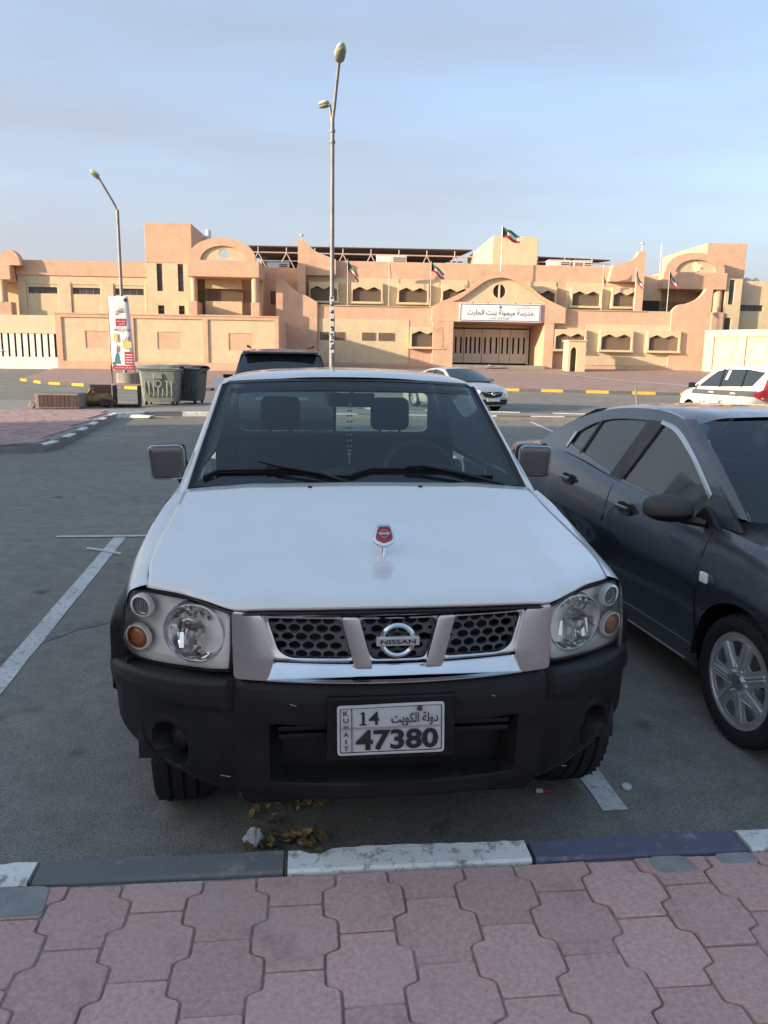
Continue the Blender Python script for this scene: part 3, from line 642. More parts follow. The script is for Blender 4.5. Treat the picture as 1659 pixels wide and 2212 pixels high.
# guard booth
booth = thing('guard_booth', 'small cream booth with an arched doorway right of the entrance', 'booth', b2w(17.3, -4, .86), BPHI)
arch = [(-.28, 0), (-.28, 1.7)] + [(.0 - .28 * math.cos(a), 1.75 + .45 * math.sin(a)) for a in [math.pi * k / 8 for k in range(1, 8)]] + [(.28, 1.7), (.28, 0)]
panel('front', rect(-.8, .8, .0, 2.75), [[(x - .3, z + .02) for x, z in arch]], .2, CREAM, booth, fz(0)); MB().box(-.8, -.62, .2, 1.7, 0, 2.75).box(.62, .8, .2, 1.7, 0, 2.75).box(-.62, .62, 1.5, 1.7, 0, 2.75).build('walls', CREAM, booth); MB().box(-.9, .9, -.1, 1.8, 2.75, 2.86).build('roof', CREAM, booth)
# right end: curved screen, pavilion, tower, wing
scr2 = [(27.3, .6), (31.0, .6), (31.1, 8.75), (30.45, 8.78)] + crv([(30.45, 8.78), (30.15, 8.25), (29.6, 7.75), (28.8, 7.42), (27.85, 7.2), (27.3, 6.62)])
splate('screen_wall', PEACH, scr2, -.25, .6)
gable_pavilion(27.9, 34.4, 4, 9.1, 10.7, 12.6, (31.3, 11.3), .48, 0)
sbox('right_pavilion_back', CREAM, 27.6, 33.6, 7.5, 12, .6, 10.6); sbox('right_pavilion_side', CREAM, 25.0, 28.3, 5.2, 12, .6, 10.45); sbox('pavilion_opening', DARKIN, 25.2, 28.2, 5.1, 5.19, 6.7, 8.0); lattice(28.9, 31.8, 6.7, 8.1, 7.4, school)
sbox('right_pavilion_pier', PEACH, 33.2, 34.4, 4.0, 7, .6, 6.9); MB().lathe([(.42, 6.9), (.42, 9.12)], (33.85, 4.6, 0), n=20).build('round_column', PEACH, school, sm=40)
sbox('right_tower', PEACH, 33.0, 37.1, 6, 17.5, .6, 13.85)
splate('right_wing_front', CREAM, rect(34.45, 36.1, .6, 10.2), 4.2, .3, [rect(34.8, 35.35, 7.7, 10.1), rect(34.6, 35.3, 5.1, 6.4)]); sbox('right_wing_body', CREAM, 34.5, 36.05, 4.52, 6, .6, 10.15)
for a, b, c, d in [(34.8, 35.35, 7.7, 10.1), (34.6, 35.3, 5.1, 6.4)]:
    f = MB().box(a, b, 4.36, 4.42, c, d).build('window', BROWN, school)
    for k in range(4): MB().box(a + .06, b - .06, 4.33, 4.36, lerp(c, d, k / 4) + .05, lerp(c, d, (k + 1) / 4)).build('pane', PANE, f)
splate('right_wing_wall', CREAM, rect(36.15, 48, .6, 10.12), 5.2, .3, [rect(36.4, 39.0, 7.15, 7.76)]); sbox('right_wing_block', CREAM, 36.2, 48, 5.52, 14, .6, 10.1); strip_window(36.4, 39.0, 7.15, 7.76, 5.4, 5)
sbox('center_tower', CREAM, 12.1, 17.0, 12, 30, .6, 14.95)
for u, r_ in ((38.4, .5), (39.4, .35)): MB().lathe([(r_, 10.1), (r_, 10.55), (0, 10.8)], (u, 8, 0), n=16).build('roof_tank', WHITEP, school, sm=40)
# antenna on the right tower
mb = MB(); mb.tube([(30.6, 12, 11.5), (30.6, 12, 14.6)], .03, 6)
for k in range(4): mb.tube([(30.3 + .04 * k, 12, 13.2 + .36 * k), (30.9 - .04 * k, 12, 13.2 + .36 * k)], .02, 5)
mb.build('antenna', WHITEP, school)
# shade canopy on the roof, with its trusses
can = thing('roof_canopy', 'dark brown shade canopy on white trusses over the school roof', 'canopy', b2w(0, 25, 0), BPHI)
for a, b, z in [(-17, 11.9, 15.0), (17.5, 29.3, 14.55)]:
    mb = MB(); mb.add([(a, 0, z), (b, 0, z + (.1 if a < 0 else -.3)), (b, 30, z + 2.0), (a, 30, z + 2.0), (a, 0, z + .14), (b, 0, z + (.24 if a < 0 else -.16)), (b, 30, z + 2.14), (a, 30, z + 2.14)], [(0, 1, 2, 3), (7, 6, 5, 4), (0, 4, 5, 1), (1, 5, 6, 2), (3, 2, 6, 7), (0, 3, 7, 4)]); mb.build('roof_sheet', ROOFB, can)
    MB().box(a, b, 29, 29.3, 8, z + 1.8).build('back_screen', ROOFB, can)
    MB().tube([(a, .05, z - .62), (b, .05, z - .62)], .09, 6).build('chord', TRUSS, can)
    n = int((b - a) / 3.45)
    for k in range(n + 1):
        u = a + 2.6 + 3.45 * k
        if u > b - .3: break
        MB().tube([(u, 0, z), (u, 0, z - .62)], .07, 6).tube([(u, 0, z - .62), (u - 1.2, .1, z - 2.9)], .07, 6).tube([(u, 0, z - .62), (u + 1.2, .1, z - 2.9)], .07, 6).build('truss', TRUSS, can)
    for yy in (8, 16): MB().tube([(a, yy, z - .3), (b, yy, z - .3)], .08, 6).build('chord', ROOFB, can)
# air conditioners
for u, v, z, wd, lab in [(.9, 6, 11.0, 3.0, 'white rooftop air conditioner left of the entrance, in front of the canopy'), (17.9, 6, 10.9, 2.2, 'white rooftop air conditioner right of the flagpole, larger louvre'), (20.3, 6, 10.9, 1.9, 'grey louvred rooftop air conditioner nearest the right pier'), (-10.6, 8, 10.35, 2.2, 'pale rooftop unit on the roof between the round gable and the pier')]:
    a = thing('air_conditioner', lab, 'air conditioner', b2w(u, v, z - .45), BPHI, 'rooftop air conditioners')
    MB().box(-wd / 2, wd / 2, 0, 1.2, .05, 1.35).build('casing', WHITEP, a, bev=.03); MB().box(-wd / 2 - .04, wd / 2 + .04, -.05, 1.25, 1.35, 1.42).build('lid', WHITEP, a)
    for k in range(6): MB().box(.15, wd / 2 - .12, -.03, -.004, .2 + k * .18, .3 + k * .18).build('louvre', DARKIN, a)
    MB().box(-wd / 2 + .1, -.02, -.02, -.004, .2, 1.2).build('front_panel', M_WINF if u > 20 else WHITEP, a)

# perimeter wall on the left with its sunk panels
pw = thing('perimeter_wall', 'peach garden wall with three cream panels left of the school', 'wall', b2w(0, -9, 0), BPHI)
hs = [(-26.68, -21.42), (-20.9, -15.32), (-14.92, -9.5)]
panel('wall_frame', rect(-27.15, -9.15, .2, 4.95), [rect(a, b, 1.22, 4.70) for a, b in hs], .16, PEACH, pw, fz(0), 0)
MB().box(-27.15, -9.15, .165, .34, .2, 4.94).build('wall_core', PEACH, pw)
for (a, b), (c, d) in zip(hs, [(-24.85, -23.0), (-19.05, -17.15), (-13.25, -11.3)]):
    f = panel('cream_panel', rect(a + .004, b - .004, 1.224, 4.696), [rect(c, d, 2.26, 3.64)], .06, CREAM, pw, fz(.10)); MB().box(c, d, .145, .163, 2.26, 3.64).build('inset', PEACH, f)
MB().box(-27.2, -9.1, -.05, .38, 4.95, 5.05).build('coping', PEACH, pw); MB().box(-9.49, -9.15, .345, 8.7, .2, 4.94).build('return_wall', PEACH, pw)
pg = thing('sliding_gate', 'pale gate with vertical bars at the left end of the garden wall', 'gate', b2w(-31.4, -8.9, .5), BPHI)
MB().box(-6, 4.2, 0, .2, 2.86, 4.3).build('lintel', LCREAM, pg); MB().box(-6, 4.2, .05, .13, .0, .98).build('lower_sheet', GATEM, pg); MB().box(-6, 4.2, .6, .7, .3, 3).build('back_sheet', DARKIN, pg)
for k in range(19): MB().box(-5.9 + .53 * k, -5.9 + .53 * k + .36, .05, .12, .985, 2.85).build('bar', GATEM, pg)
MB().box(-.62, -.1, -.04, .04, 1.42, 1.5).build('latch', WHITEP, pg)
rw = thing('boundary_wall', 'sunlit yellow garden wall running toward the road right of the school', 'wall', b2w(30.35, -1, 0), BPHI)
Mx = Matrix.Rotation(math.atan2(-5, 4.2), 3, 'Z')
def rmap(v): return lambda a, b, c: Mx @ Vector((a, v + c, b))
panel('wall_frame', rect(0, 22, .4, 4.8), [rect(.9 + 3.0 * k, 3.4 + 3.0 * k, 1.3, 4.3) for k in range(7)], .15, LCREAM, rw, rmap(0), 0)
panel('wall_core', rect(0, 22, .4, 4.79), [], .16, CREAM, rw, rmap(.152)); panel('coping', rect(-.06, 22.06, 4.8, 4.9), [], .4, LCREAM, rw, rmap(-.06))
for k in range(7): panel('cream_panel', rect(1.55 + 3.0 * k, 2.75 + 3.0 * k, 2.2, 3.6), [], .06, LCREAM, rw, rmap(.09))

# flags
def flag(name, label, base, ht, fl, sag, turn, wave, group='small national flags along the school ledge', pr=.03):
    t = thing(name, label, 'flag', base, BPHI, group)
    MB().tube([(0, 0, 0), (0, 0, ht)], [pr, pr * .7], 8).build('flagpole', WHITEP, t, sm=40)
    nx, nz = 14, 12; hh = fl * .52; mb = MB(); pts = []
    for i in range(nx + 1):
        s = i / nx; row = []
        for j in range(nz + 1):
            q = j / nz
            x = fl * s * math.cos(sag * (1 - .25 * s)) * math.cos(turn); y = fl * s * math.sin(turn) * .6 + .12 * fl * math.sin(7 * s + wave) * s
            z = ht - .03 - q * hh * (1 - .15 * s) - fl * s * math.sin(sag) + .03 * fl * math.sin(9 * s + 3 * q + wave)
            row.append((x + .04 * q * fl * s, y, z))
        pts.append(row)
    mb.grid(pts)
    mb.m = [0 if (i + .5) / nx < .27 and abs((j + .5) / nz - .5) < .5 - (i + .5) / nx / .27 / 3 else (1 if j < nz / 3 else 2 if j < 2 * nz / 3 else 3) for i in range(nx) for j in range(nz)]
    o = mb.build('cloth', [FBLK, FGRN, FWHT, FRED], t, recalc=False, sm=60); s_ = o.modifiers.new('thick', 'SOLIDIFY'); s_.thickness = .006
    return t
def fz_(u, v, z): return b2w(u, v, z)
flag('flag', 'small flag nearest the tall lamp post, hanging in a fold', fz_(-3.5, -.05, 6.63), 4.1, 1.5, 1.05, .35, 0)
flag('flag', 'small flag seen edge on, second from the tall lamp post', fz_(.35, -.05, 6.63), 4.6, 1.5, 1.35, 1.25, 1)
flag('flag', 'small flag spread open left of the entrance arch', fz_(4.25, -.05, 6.63), 4.1, 1.5, .7, .3, 2)
flag('flag', 'limp dark and red small flag just right of the entrance arch', fz_(20.5, -.05, 6.63), 4.2, 1.5, 1.3, .9, 3)
flag('flag', 'limp small flag beside the right pier of the school', fz_(23.65, -.05, 6.63), 4.0, 1.5, 1.2, .6, 4)
flag('flag', 'small black and red flag in front of the right round gable', fz_(26.85, -.05, 6.63), 3.8, 1.5, .95, .5, 5)
flag('flag', 'large flag on the tall pole above the entrance arch', fz_(10.9, .6, 9.6), 4.5, 1.8, .42, .25, 2.5, None, .06)

# ------------------------------------------------------------------ street lamps, bins, junk
def lamp_post(name, label, base, ht, pts_arms, r0, r1, banded=False):
    t = thing(name, label, 'street lamp', base)
    MB().lathe([(r0, 0), (r0 * .98, ht * .33), (r0 * .8, ht * .34), (r1, ht)], n=16).build('pole', POLE, t, sm=40)
    MB().lathe([(r0 * 1.9, 0), (r0 * 1.9, .03), (r0 * 1.15, .05), (r0 * 1.1, .35)], n=16).build('base_plate', POLE, t, sm=30)
    for arm, head, sc_, rr in pts_arms:
        a = MB().tube(arm, rr, 10).build('arm', POLE, t, sm=40)
        e = Vector(arm[-1]); d = (e - Vector(arm[-2])).normalized(); hd = Vector(head)
        # head: a shallow egg-shaped shell with a glass bowl facing down
        def egg(s_, zs, zo, k): return [[Vector(e + hd * (k * sc_ * (.5 - .5 * math.cos(math.pi * i / 10)) * 2 - .05) + hd.cross(Vector((0, 0, 1))).normalized() * (sc_ * .46 * s_ * math.sin(math.pi * (i / 10) ** .8) * math.cos(b)) + Vector((0, 0, 1)) * (zo + zs * sc_ * math.sin(math.pi * (i / 10) ** .8) * math.sin(b))) for b in [2 * math.pi * j / 14 for j in range(14)]] for i in range(11)]
        h = MB().grid(egg(1, .22, .06, .62), closed_v=True).build('lamp_head', LAMPM, t, sm=50)
        MB().grid(egg(.86, .17, -.055 * sc_ / .4, .58), closed_v=True).build('lens', LAMPG, h, sm=50)
    return t
def hdir(x, y, z): return Vector((x, y, z)).normalized()
lp = lamp_post('street_lamp', 'tall double headed street lamp rising behind the pickup roof', (1.12, 25.0, .11), 8.6,
    [([(0, 0, 8.5), (.05, -.05, 8.9), (.11, -.25, 9.5), (.17, -.5, 10.05)], hdir(.16, -.80, .62), .38, .05), ([(0, 0, 8.2), (-.05, .0, 8.75), (-.09, .02, 8.98), (-.15, .04, 8.98)], hdir(-.95, .35, -.12), .28, .04)], .088, .06)
for k in range(7): MB().box(-.085, .055, -.094, -.086, 1.75 + k * .26, 1.75 + k * .26 + random.uniform(.08, .2)).build('paper_bill', PAPER, lp)
for k in range(8): MB().box(-.05, .03, -.099, -.0955, 1.85 + k * .22, 1.9 + k * .22).build('printed_mark', BLACKTX, lp)
for z in (7.9, 8.2): MB().lathe([(.085, z), (.085, z + .08)], n=14).build('clamp', POLE, lp, sm=40)
lamp_post('street_lamp', 'single headed street lamp with bent arm behind the advertising banner', (-9.86, 47.2, .16), 9.5,
    [([(0, 0, 9.4), (-.12, -.05, 9.75), (-.85, -.4, 11.1)], hdir(-.62, -.6, .42), .46, .06)], .12, .085)
cb = MB().lathe([(0, 0), (.75, 0), (.75, .55), (.68, .6), (0, .6)], n=24).build('concrete_base', CONC, loc=(-9.55, 46.9, .13), sm=40); tag(cb, 'round concrete block at the foot of the banner', 'concrete block')
ban = thing('advertising_banner', 'tall white advertising banner with red boxes and Arabic writing on the far pavement', 'banner', (-9.55, 45.6, .14), R(-4))
MB().tube([(-.68, 0, 0), (-.75, 0, 1.0)], .025, 6).tube([(.62, 0, 0), (.60, 0, 1.0)], .025, 6).tube([(-.7, .03, 0), (-.72, .03, 4.5)], .02, 6).build('frame', BROWN, ban)
def btrap(z): return lerp(-.66, -.70, (z - .7) / 4.1), lerp(.62, .36, (z - .7) / 4.1)
mb = MB(); gr = [[(lerp(*btrap(z), s), .02 * math.sin(3 * z + 2 * s), z) for s in (0, .25, .5, .75, 1)] for z in [.75 + .19 * k for k in range(22)]]; mb.grid(gr)
o = mb.build('sheet', SIGNW, ban, sm=60); o.modifiers.new('thick', 'SOLIDIFY').thickness = .01
def bprint(name, mat, x0, x1, z0, z1): return MB().box(x0, x1, -.034, -.03, z0, z1).build(name, mat, ban)
bprint('red_box', REDTX, -.36, .22, 3.15, 3.55); bprint('red_box', REDTX, .05, .52, 1.05, 1.75); bprint('red_strip', REDTX, -.64, .58, .78, 1.0); bprint('yellow_patch', YELTX, -.52, -.28, 2.3, 2.75); bprint('yellow_patch', YELTX, -.02, .46, 1.95, 2.3)
MB().prism([(-.55, 1.1), (-.2, 1.1), (-.28, 1.6), (-.38, 1.75), (-.47, 1.5)], -.035, -.03).build('figure_print', GRNTX, ban); MB().prism([(-.40, 1.76), (-.26, 1.70), (-.28, 2.05), (-.34, 2.15)], -.035, -.03).build('figure_print', M('print_grey', (.2, .18, .2), rough=.6), ban); bprint('blue_patch', M('blue_print', (.05, .14, .3), rough=.6), -.64, -.5, 1.02, 1.2)
text('lettering', ar('لفطين'), .46, .55, BLACKTX, ban, (-.12, -.04, 4.02), bold=.01); text('lettering', ar('دورات في كل المواد'), 1.0, .30, BLACKTX, ban, (-.05, -.04, 2.95), bold=.012); text('lettering', ar('الان'), .4, .28, BLACKTX, ban, (.18, -.04, 2.45), bold=.012)
text('lettering', ar('خدمات عامة'), .46, .1, SIGNW, ban, (-.06, -.038, 3.42), bold=.01); text('lettering', ar('لكم'), .3, .1, SIGNW, ban, (-.02, -.038, 3.25), bold=.01); text('lettering', ar('سجل الان معنا للدراسة'), 1.0, .12, SIGNW, ban, (-.03, -.038, .89), bold=.01)
for k in range(4): bprint('print_line', SIGNW, .1, .47, 1.15 + .14 * k, 1.19 + .14 * k).location.y = -.006
MB().lathe([(0, 0), (.11, 0), (.11, .004), (0, .004)], (.24, -.04, 4.55), 'y', 16).build('logo_disc', BLACKTX, ban)

def wheelie_bin(name, label, loc, rz, mat, lidmat):
    t = thing(name, label, 'bin', loc, rz, 'wheeled bins on the median')
    W, D, H = 1.26, 1.0, 1.18
    def ring(k, z, r=.12): return [(x * k, y * k, z) for x, y in rounded([(-W / 2, -D / 2), (W / 2, -D / 2), (W / 2, D / 2), (-W / 2, D / 2)], r, 4)]
    g_ = [ring(.5, .10), ring(.80, .10), ring(.86, .3), ring(.95, .95), ring(.97, 1.10), ring(1.05, 1.11), ring(1.06, H), ring(.98, H)]
    MB().grid(g_, closed_v=True).build('body', mat, t, sm=35)
    for k in range(7):
        x = -.42 + .14 * k; MB().rbox((x, -D / 2 * .915 - .012, .55), (.05, .03, .5), Matrix.Rotation(R(-4.2), 3, 'X')).build('rib', mat, t, bev=.01)
    MB().rbox((0, -D / 2 * .96 - .02, .93), (.30, .05, .18), Matrix.Rotation(R(-4), 3, 'X')).build('badge_plate', mat, t, bev=.02); MB().lathe([(.07, 0), (.13, 0), (.13, -.03), (.07, -.03)], (0, -D / 2 * .93 - .02, .70), 'y', 16).build('ring_boss', mat, t, sm=40)
    lid = [[(x, y * D / 2 * 1.08, 1.19 + .13 * (1 - abs(y) ** 2.5) * .75 + .015 * math.cos(6 * x)) for x in (-W / 2 * 1.08, -W / 4, 0, W / 4, W / 2 * 1.08)] for y in (-1, -.9, -.5, 0, .5, .9, 1)]
    o = MB().grid(lid).build('lid', lidmat, t, sm=50); o.modifiers.new('thick', 'SOLIDIFY').thickness = .025
    MB().tube([(-W / 2 * 1.1, -D / 2 * 1.08, 1.17), (W / 2 * 1.1, -D / 2 * 1.08, 1.17)], .022, 8).build('rim_bar', lidmat, t)
    for sx in (-1, 1): MB().tube([(sx * W / 2, 0, 1.05), (sx * (W / 2 + .09), 0, 1.05)], .03, 8).build('trunnion', mat, t)
    for sx in (-1, 1):
        for sy in (-1, 1):
            wq = MB().lathe([(.02, -.025), (.085, -.025), (.095, -.01), (.095, .01), (.085, .025), (.02, .025)], (sx * .42, sy * .33, .096), 'x', 16).build('castor', RUB, t, sm=40); MB().box(sx * .42 - .05, sx * .42 + .05, sy * .33 - .05, sy * .33 + .05, .14, .22).build('bracket', BLKT, wq)
    return t
wheelie_bin('wheeled_bin', 'grey green galvanised wheeled bin, front one of the pair by the kerb', (-4.37, 26.3, .112), R(-2), BING, BING)
wheelie_bin('wheeled_bin', 'darker wheeled bin half hidden behind the front one', (-3.72, 27.35, .112), R(-14), BIND, BIND)
# dumped furniture
bx = thing('dumped_cabinet', 'low wooden cabinet lying on its back beside the bins', 'cabinet', (-6.95, 24.1, .112), R(-3))
MB().box(-.62, .62, -.25, .55, .02, .44).build('carcass', WOODF, bx, bev=.01); MB().box(-.52, .58, -.262, -.251, .05, .40).build('door', WOOD, bx); MB().box(-.56, .56, -.2, .5, .441, .452).build('back_panel', M('cabinet_grey', (.12, .12, .12), rough=.6, var=.2), bx)
for k in range(9): MB().box(-.50 + .12 * k, -.495 + .12 * k, -.268, -.263, .06, .39).build('slat', WOODF if k % 4 == 0 else BROWN, bx)
MB().rbox((-.72, -.2, .1), (.16, .12, .2), Matrix.Rotation(.5, 3, 'Y')).build('broken_foot', WOODF, bx, bev=.02)
ch = thing('broken_chair', 'overturned brown upholstered chair with curled arm between the cabinet and the stool', 'chair', (-6.02, 24.75, .112), R(10))
MB().lathe([(0, -.42), (.17, -.42), (.21, -.3), (.2, 0), (.22, .3), (.16, .42), (0, .42)], (0, 0, .22), 'x', 16).build('seat', GOLD, ch, sm=45)
MB().tube([(-.18, -.1, .2), (-.24, -.1, .42), (-.2, -.1, .58), (-.12, -.1, .56), (-.12, -.1, .46)], .05, 8).build('arm', GOLD, ch, sm=40); MB().rbox((.08, .25, .5), (.62, .06, .36), Matrix.Rotation(.1, 3, 'X')).build('backrest', WOOD, ch, bev=.02)
for x in (.15, .28, .4): MB().lathe([(0, -.1), (.1, -.1), (.13, 0), (.1, .1), (0, .1)], (x, -.2, .16), 'y', 12).build('carving', WOOD, ch, sm=40)
stl = thing('upturned_stool', 'black square stool upside down with four legs in the air left of the bins', 'stool', (-5.2, 25.05, .112), R(6))
MB().box(-.40, .40, -.30, .30, .02, .09).build('seat', BLKT, stl, bev=.01); MB().box(-.30, .30, -.22, .22, .091, .10).build('underside', WOODF, stl)
for x, y in ((-.36, -.26), (.36, -.26), (-.36, .26), (.36, .26)): MB().box(x - .035, x + .035, y - .035, y + .035, .09, .66).build('leg', BLKT, stl, bev=.004)
tag(MB().prism([(0, 0), (.6, .02), (.66, .08), (.1, .10)], 0, .25).build('cardboard_scrap', PAPER, loc=(-4.55, 21.9, .0), rot=(0, 0, -.3), bev=.01), 'crumpled white scrap lying against the island kerb', 'litter')
tag(MB().box(0, 1.0, 0, .06, 0, .03).build('fallen_kerb_piece', WOODF, loc=(-4.35, 22.2, .01), rot=(0, 0, -.15)), 'reddish broken plank at the corner of the island kerb', 'plank')
# litter near the pickup
tag(MB().tube([(-1.822, 6.835, .011), (-1.65, 6.73, .016), (-1.487, 6.621, .011)], .011, 6).build('white_stick', PAPER), 'thin white stick lying across the left bay line', 'stick')
tag(MB().lathe([(0, 0), (.02, 0), (.021, .008), (.017, .013), (0, .013)], (1.298, 2.705, .002), n=16).build('bottle_cap', PAPER, sm=30), 'small white bottle cap right of the bay line', 'bottle cap')
cg = MB().tube([(.925, 2.70, .012), (.95, 2.696, .012)], .009, 8); cg.mi = 1; cg.tube([(.95, 2.696, .012), (.985, 2.69, .012)], .009, 8)
tag(cg.build('cigarette_butt', [PAPER, REDTX]), 'red and white cigarette end under the bumper', 'cigarette end')
def leaf(x, y, z, s, a, tilt):
    gr = []
    for i in range(7):
        t = i / 6; wd = s * .42 * math.sin(math.pi * t ** .8) + .001
        gr.append([(lerp(-s, s, t) * .6, wd * k, .25 * s * (abs(k) ** 1.5) + .3 * s * (t - .5) ** 2) for k in (-1, -.5, 0, .5, 1)])
    o = MB().grid(gr).build('dry_leaf', LEAF, loc=(x, y, z), rot=(tilt[0], tilt[1], a), sm=60); o.modifiers.new('thick', 'SOLIDIFY').thickness = .001
    return tag(o, 'curled dry leaf in the heap against the kerb' if y < 2.56 else 'curled dry leaf in the patch under the pickup bumper', 'leaf', 'dry leaves against the kerb' if y < 2.56 else 'dry leaves under the bumper')
for k in range(64):
    if k < 34: x, y = random.gauss(-.05, .075), min(2.47, random.gauss(2.44, .035))
    else: x, y = random.gauss(-.02, .075), random.gauss(2.68, .045)
    leaf(x, max(2.30, y), .012 + random.uniform(0, .03), random.uniform(.022, .05), random.uniform(0, 6.3), (random.gauss(0, .5), random.gauss(0, .5)))
gt = MB()
def grain(x, y, z, r_):
    gt.add([(x + r_ * random.uniform(.7, 1.2), y, z), (x - r_, y + r_ * .3, z), (x, y + r_, z), (x, y - r_ * random.uniform(.6, 1), z), (x + r_ * .2, y, z + r_ * .8), (x, y, z - .001)], [(0, 2, 4), (2, 1, 4), (1, 3, 4), (3, 0, 4)])
for k in range(420):
    x = random.uniform(-1.5, 2.2); y = 2.26 + PA * 0 + abs(random.gauss(0, .16)) - .0145 * x; grain(x, y, .0015, random.choice((.0015, .002, .003, .0045)))
for k in range(260): grain(random.uniform(-2.6, 2.4), random.uniform(2.4, 6), .0015, random.choice((.002, .003, .005)))
for k in range(60): grain(random.uniform(-1.1, 1.6), random.uniform(1.45, 2.08), PH_ + .001, random.choice((.0012, .0018, .0028)))
tag(gt.build('grit', CONC), 'fine loose grit along the gutter and bays', 'grit', kind='stuff')
mb = MB(); gr = [[(.032 * math.cos(a) * (1 + .35 * math.sin(3 * a + 5 * z)) * math.sin(z), .028 * math.sin(a) * math.sin(z) * (1 + .3 * math.cos(4 * a)), .03 * (1 - math.cos(z)) * (1 + .25 * math.sin(5 * a))) for a in [2 * math.pi * i / 14 for i in range(14)]] for z in [.05 + 3 * k / 8 for k in range(9)]]
tag(mb.grid(gr, closed_v=True).build('crumpled_tissue', PAPER, loc=(-.165, 2.45, .012), rot=(.3, .2, .4)), 'crumpled white tissue among the dry leaves', 'tissue')

# ------------------------------------------------------------------ wheels (shared by all vehicles)
def wheel(parent, c, r, wd, side, style, steer=0.0, rimk=.66, n=48):
    """axle along x; side = -1 for the -x side (outer face points to -x)"""
    t = bpy.data.objects.new('wheel', None); COL.objects.link(t); t.parent = parent; t.location = c; t.rotation_euler = (0, 0, steer); t.empty_display_size = .1
    s = side; h = wd / 2; ri = r * rimk
    prof = [(ri, h * .82), (ri + .012, h * .95), (r * .84, h * 1.02), (r * .93, h * .97), (r * .975, h * .80), (r * .985, h * .62)]
    for x0 in (.44, .02, -.40): prof += [(r * .998, h * (x0 + .14)), (r * .998, h * x0 + .004), (r * .965, h * x0), (r * .965, h * (x0 - .05)), (r * .998, h * (x0 - .05) - .004)]
    prof += [(r * .985, -h * .62), (r * .975, -h * .8), (r * .93, -h * .97), (r * .84, -h * 1.02), (ri + .012, -h * .95), (ri, -h * .82)]
    ty = MB().lathe([(a, b * s) for a, b in prof], ax='x', n=n).build('tyre', RUB, t, sm=32)
    mb = MB()                                           # lateral tread grooves as raised blocks on the shoulder
    for k in range(n):
        a = 2 * math.pi * (k + .5) / n
        for sg in (-1, 1):
            cx = sg * h * .74; M3 = Matrix.Rotation(a, 3, 'X') @ Matrix.Rotation(sg * .25, 3, 'Z'); mb.rbox(Vector((cx, math.cos(a) * r * .966, math.sin(a) * r * .966)), (h * .30, r * .022, .014), Matrix.Rotation(a - math.pi / 2 + math.pi / 2, 3, 'X') @ Matrix.Identity(3) if False else Matrix.Rotation(a, 3, 'X'))
    tag(mb.build('tread_block', RUB, ty), kind='stuff')
    rimp = [(ri, -h * .8), (ri, h * .78), (ri * .985, h * .86), (ri * .93, h * .84), (ri * .90, h * .60), (ri * .90, -h * .5), (.05, -h * .5)]
    MB().lathe([(a, b * s) for a, b in rimp], ax='x', n=36).build('rim', RIM if style != 'steel' else DUSTG, t, sm=35)
    def disc(name, polyfn, mat, x, dep): return None
    if style == 'hubcap':
        R2 = ri * .93
        hs = []
        for k in range(7):
            a0 = 2 * math.pi * (k + .5) / 7; hs.append(rounded([(R2 * .52 * math.cos(a0 - .16), R2 * .52 * math.sin(a0 - .16)), (R2 * .52 * math.cos(a0 + .16), R2 * .52 * math.sin(a0 + .16)), (R2 * .88 * math.cos(a0 + .26), R2 * .88 * math.sin(a0 + .26)), (R2 * .90 * math.cos(a0), R2 * .90 * math.sin(a0)), (R2 * .88 * math.cos(a0 - .26), R2 * .88 * math.sin(a0 - .26))], R2 * .07, 3))
        def cmap(a, b, c_):
            q = math.hypot(a, b) / R2; dome = h * (.80 + .12 * (1 - q) - .10 * max(0, .35 - q)); return Vector((s * (dome - c_), a, b))
        cap = panel('hubcap', ellipse(0, 0, R2, R2, 48), hs, .012, RIM, t, cmap, .003)
        for k in range(7):
            a = 2 * math.pi * k / 7
            for off in (-.07, .07):
                MB().tube([Vector((s * (h * (.93 - .12 * q / R2) + .001), q * math.cos(a + off * R2 * .55 / q), q * math.sin(a + off * R2 * .55 / q))) for q in (R2 * .3, R2 * .6, R2 * .9)], .006, 6).build('spoke_rib', RIM, cap, sm=50)
        MB().lathe([(0, s * h * 1.02), (R2 * .13, s * h * 1.0), (R2 * .17, s * h * .96), (R2 * .17, s * h * .8)], ax='x', n=20).build('centre_cap', CHROMED, cap, sm=40)
        for k in range(5):
            a = 2 * math.pi * (k + .5) / 5; MB().lathe([(0, s * h * .97), (.011, s * h * .96), (.013, s * h * .85)], (0, R2 * .27 * math.cos(a), R2 * .27 * math.sin(a)), 'x', 8).build('wheel_nut', RIM, cap, sm=40)
    else:
        mb = MB()
        for k in range(6):
            a = 2 * math.pi * k / 6; mb.rbox(Vector((s * h * .55, math.cos(a) * ri * .52, math.sin(a) * ri * .52)), (.02, ri * .78, ri * .28), Matrix.Rotation(a, 3, 'X'))
        mb.lathe([(0, s * h * .66), (ri * .2, s * h * .64), (ri * .3, s * h * .5)], ax='x', n=16); mb.build('spokes', RIM, t, bev=.006)
    return t

# ------------------------------------------------------------------ the white pickup
CGL = glassmat('sedan_glass', (.84, .92, .88), 1.0, film=.035, ior=1.7)
TR = thing('pickup_truck', 'dusty white pickup with black bumper and chrome grille parked nose to the kerb', 'pickup', (.303, 2.2, 0), R(.75))
TR.scale = (1.014, 1, 1)
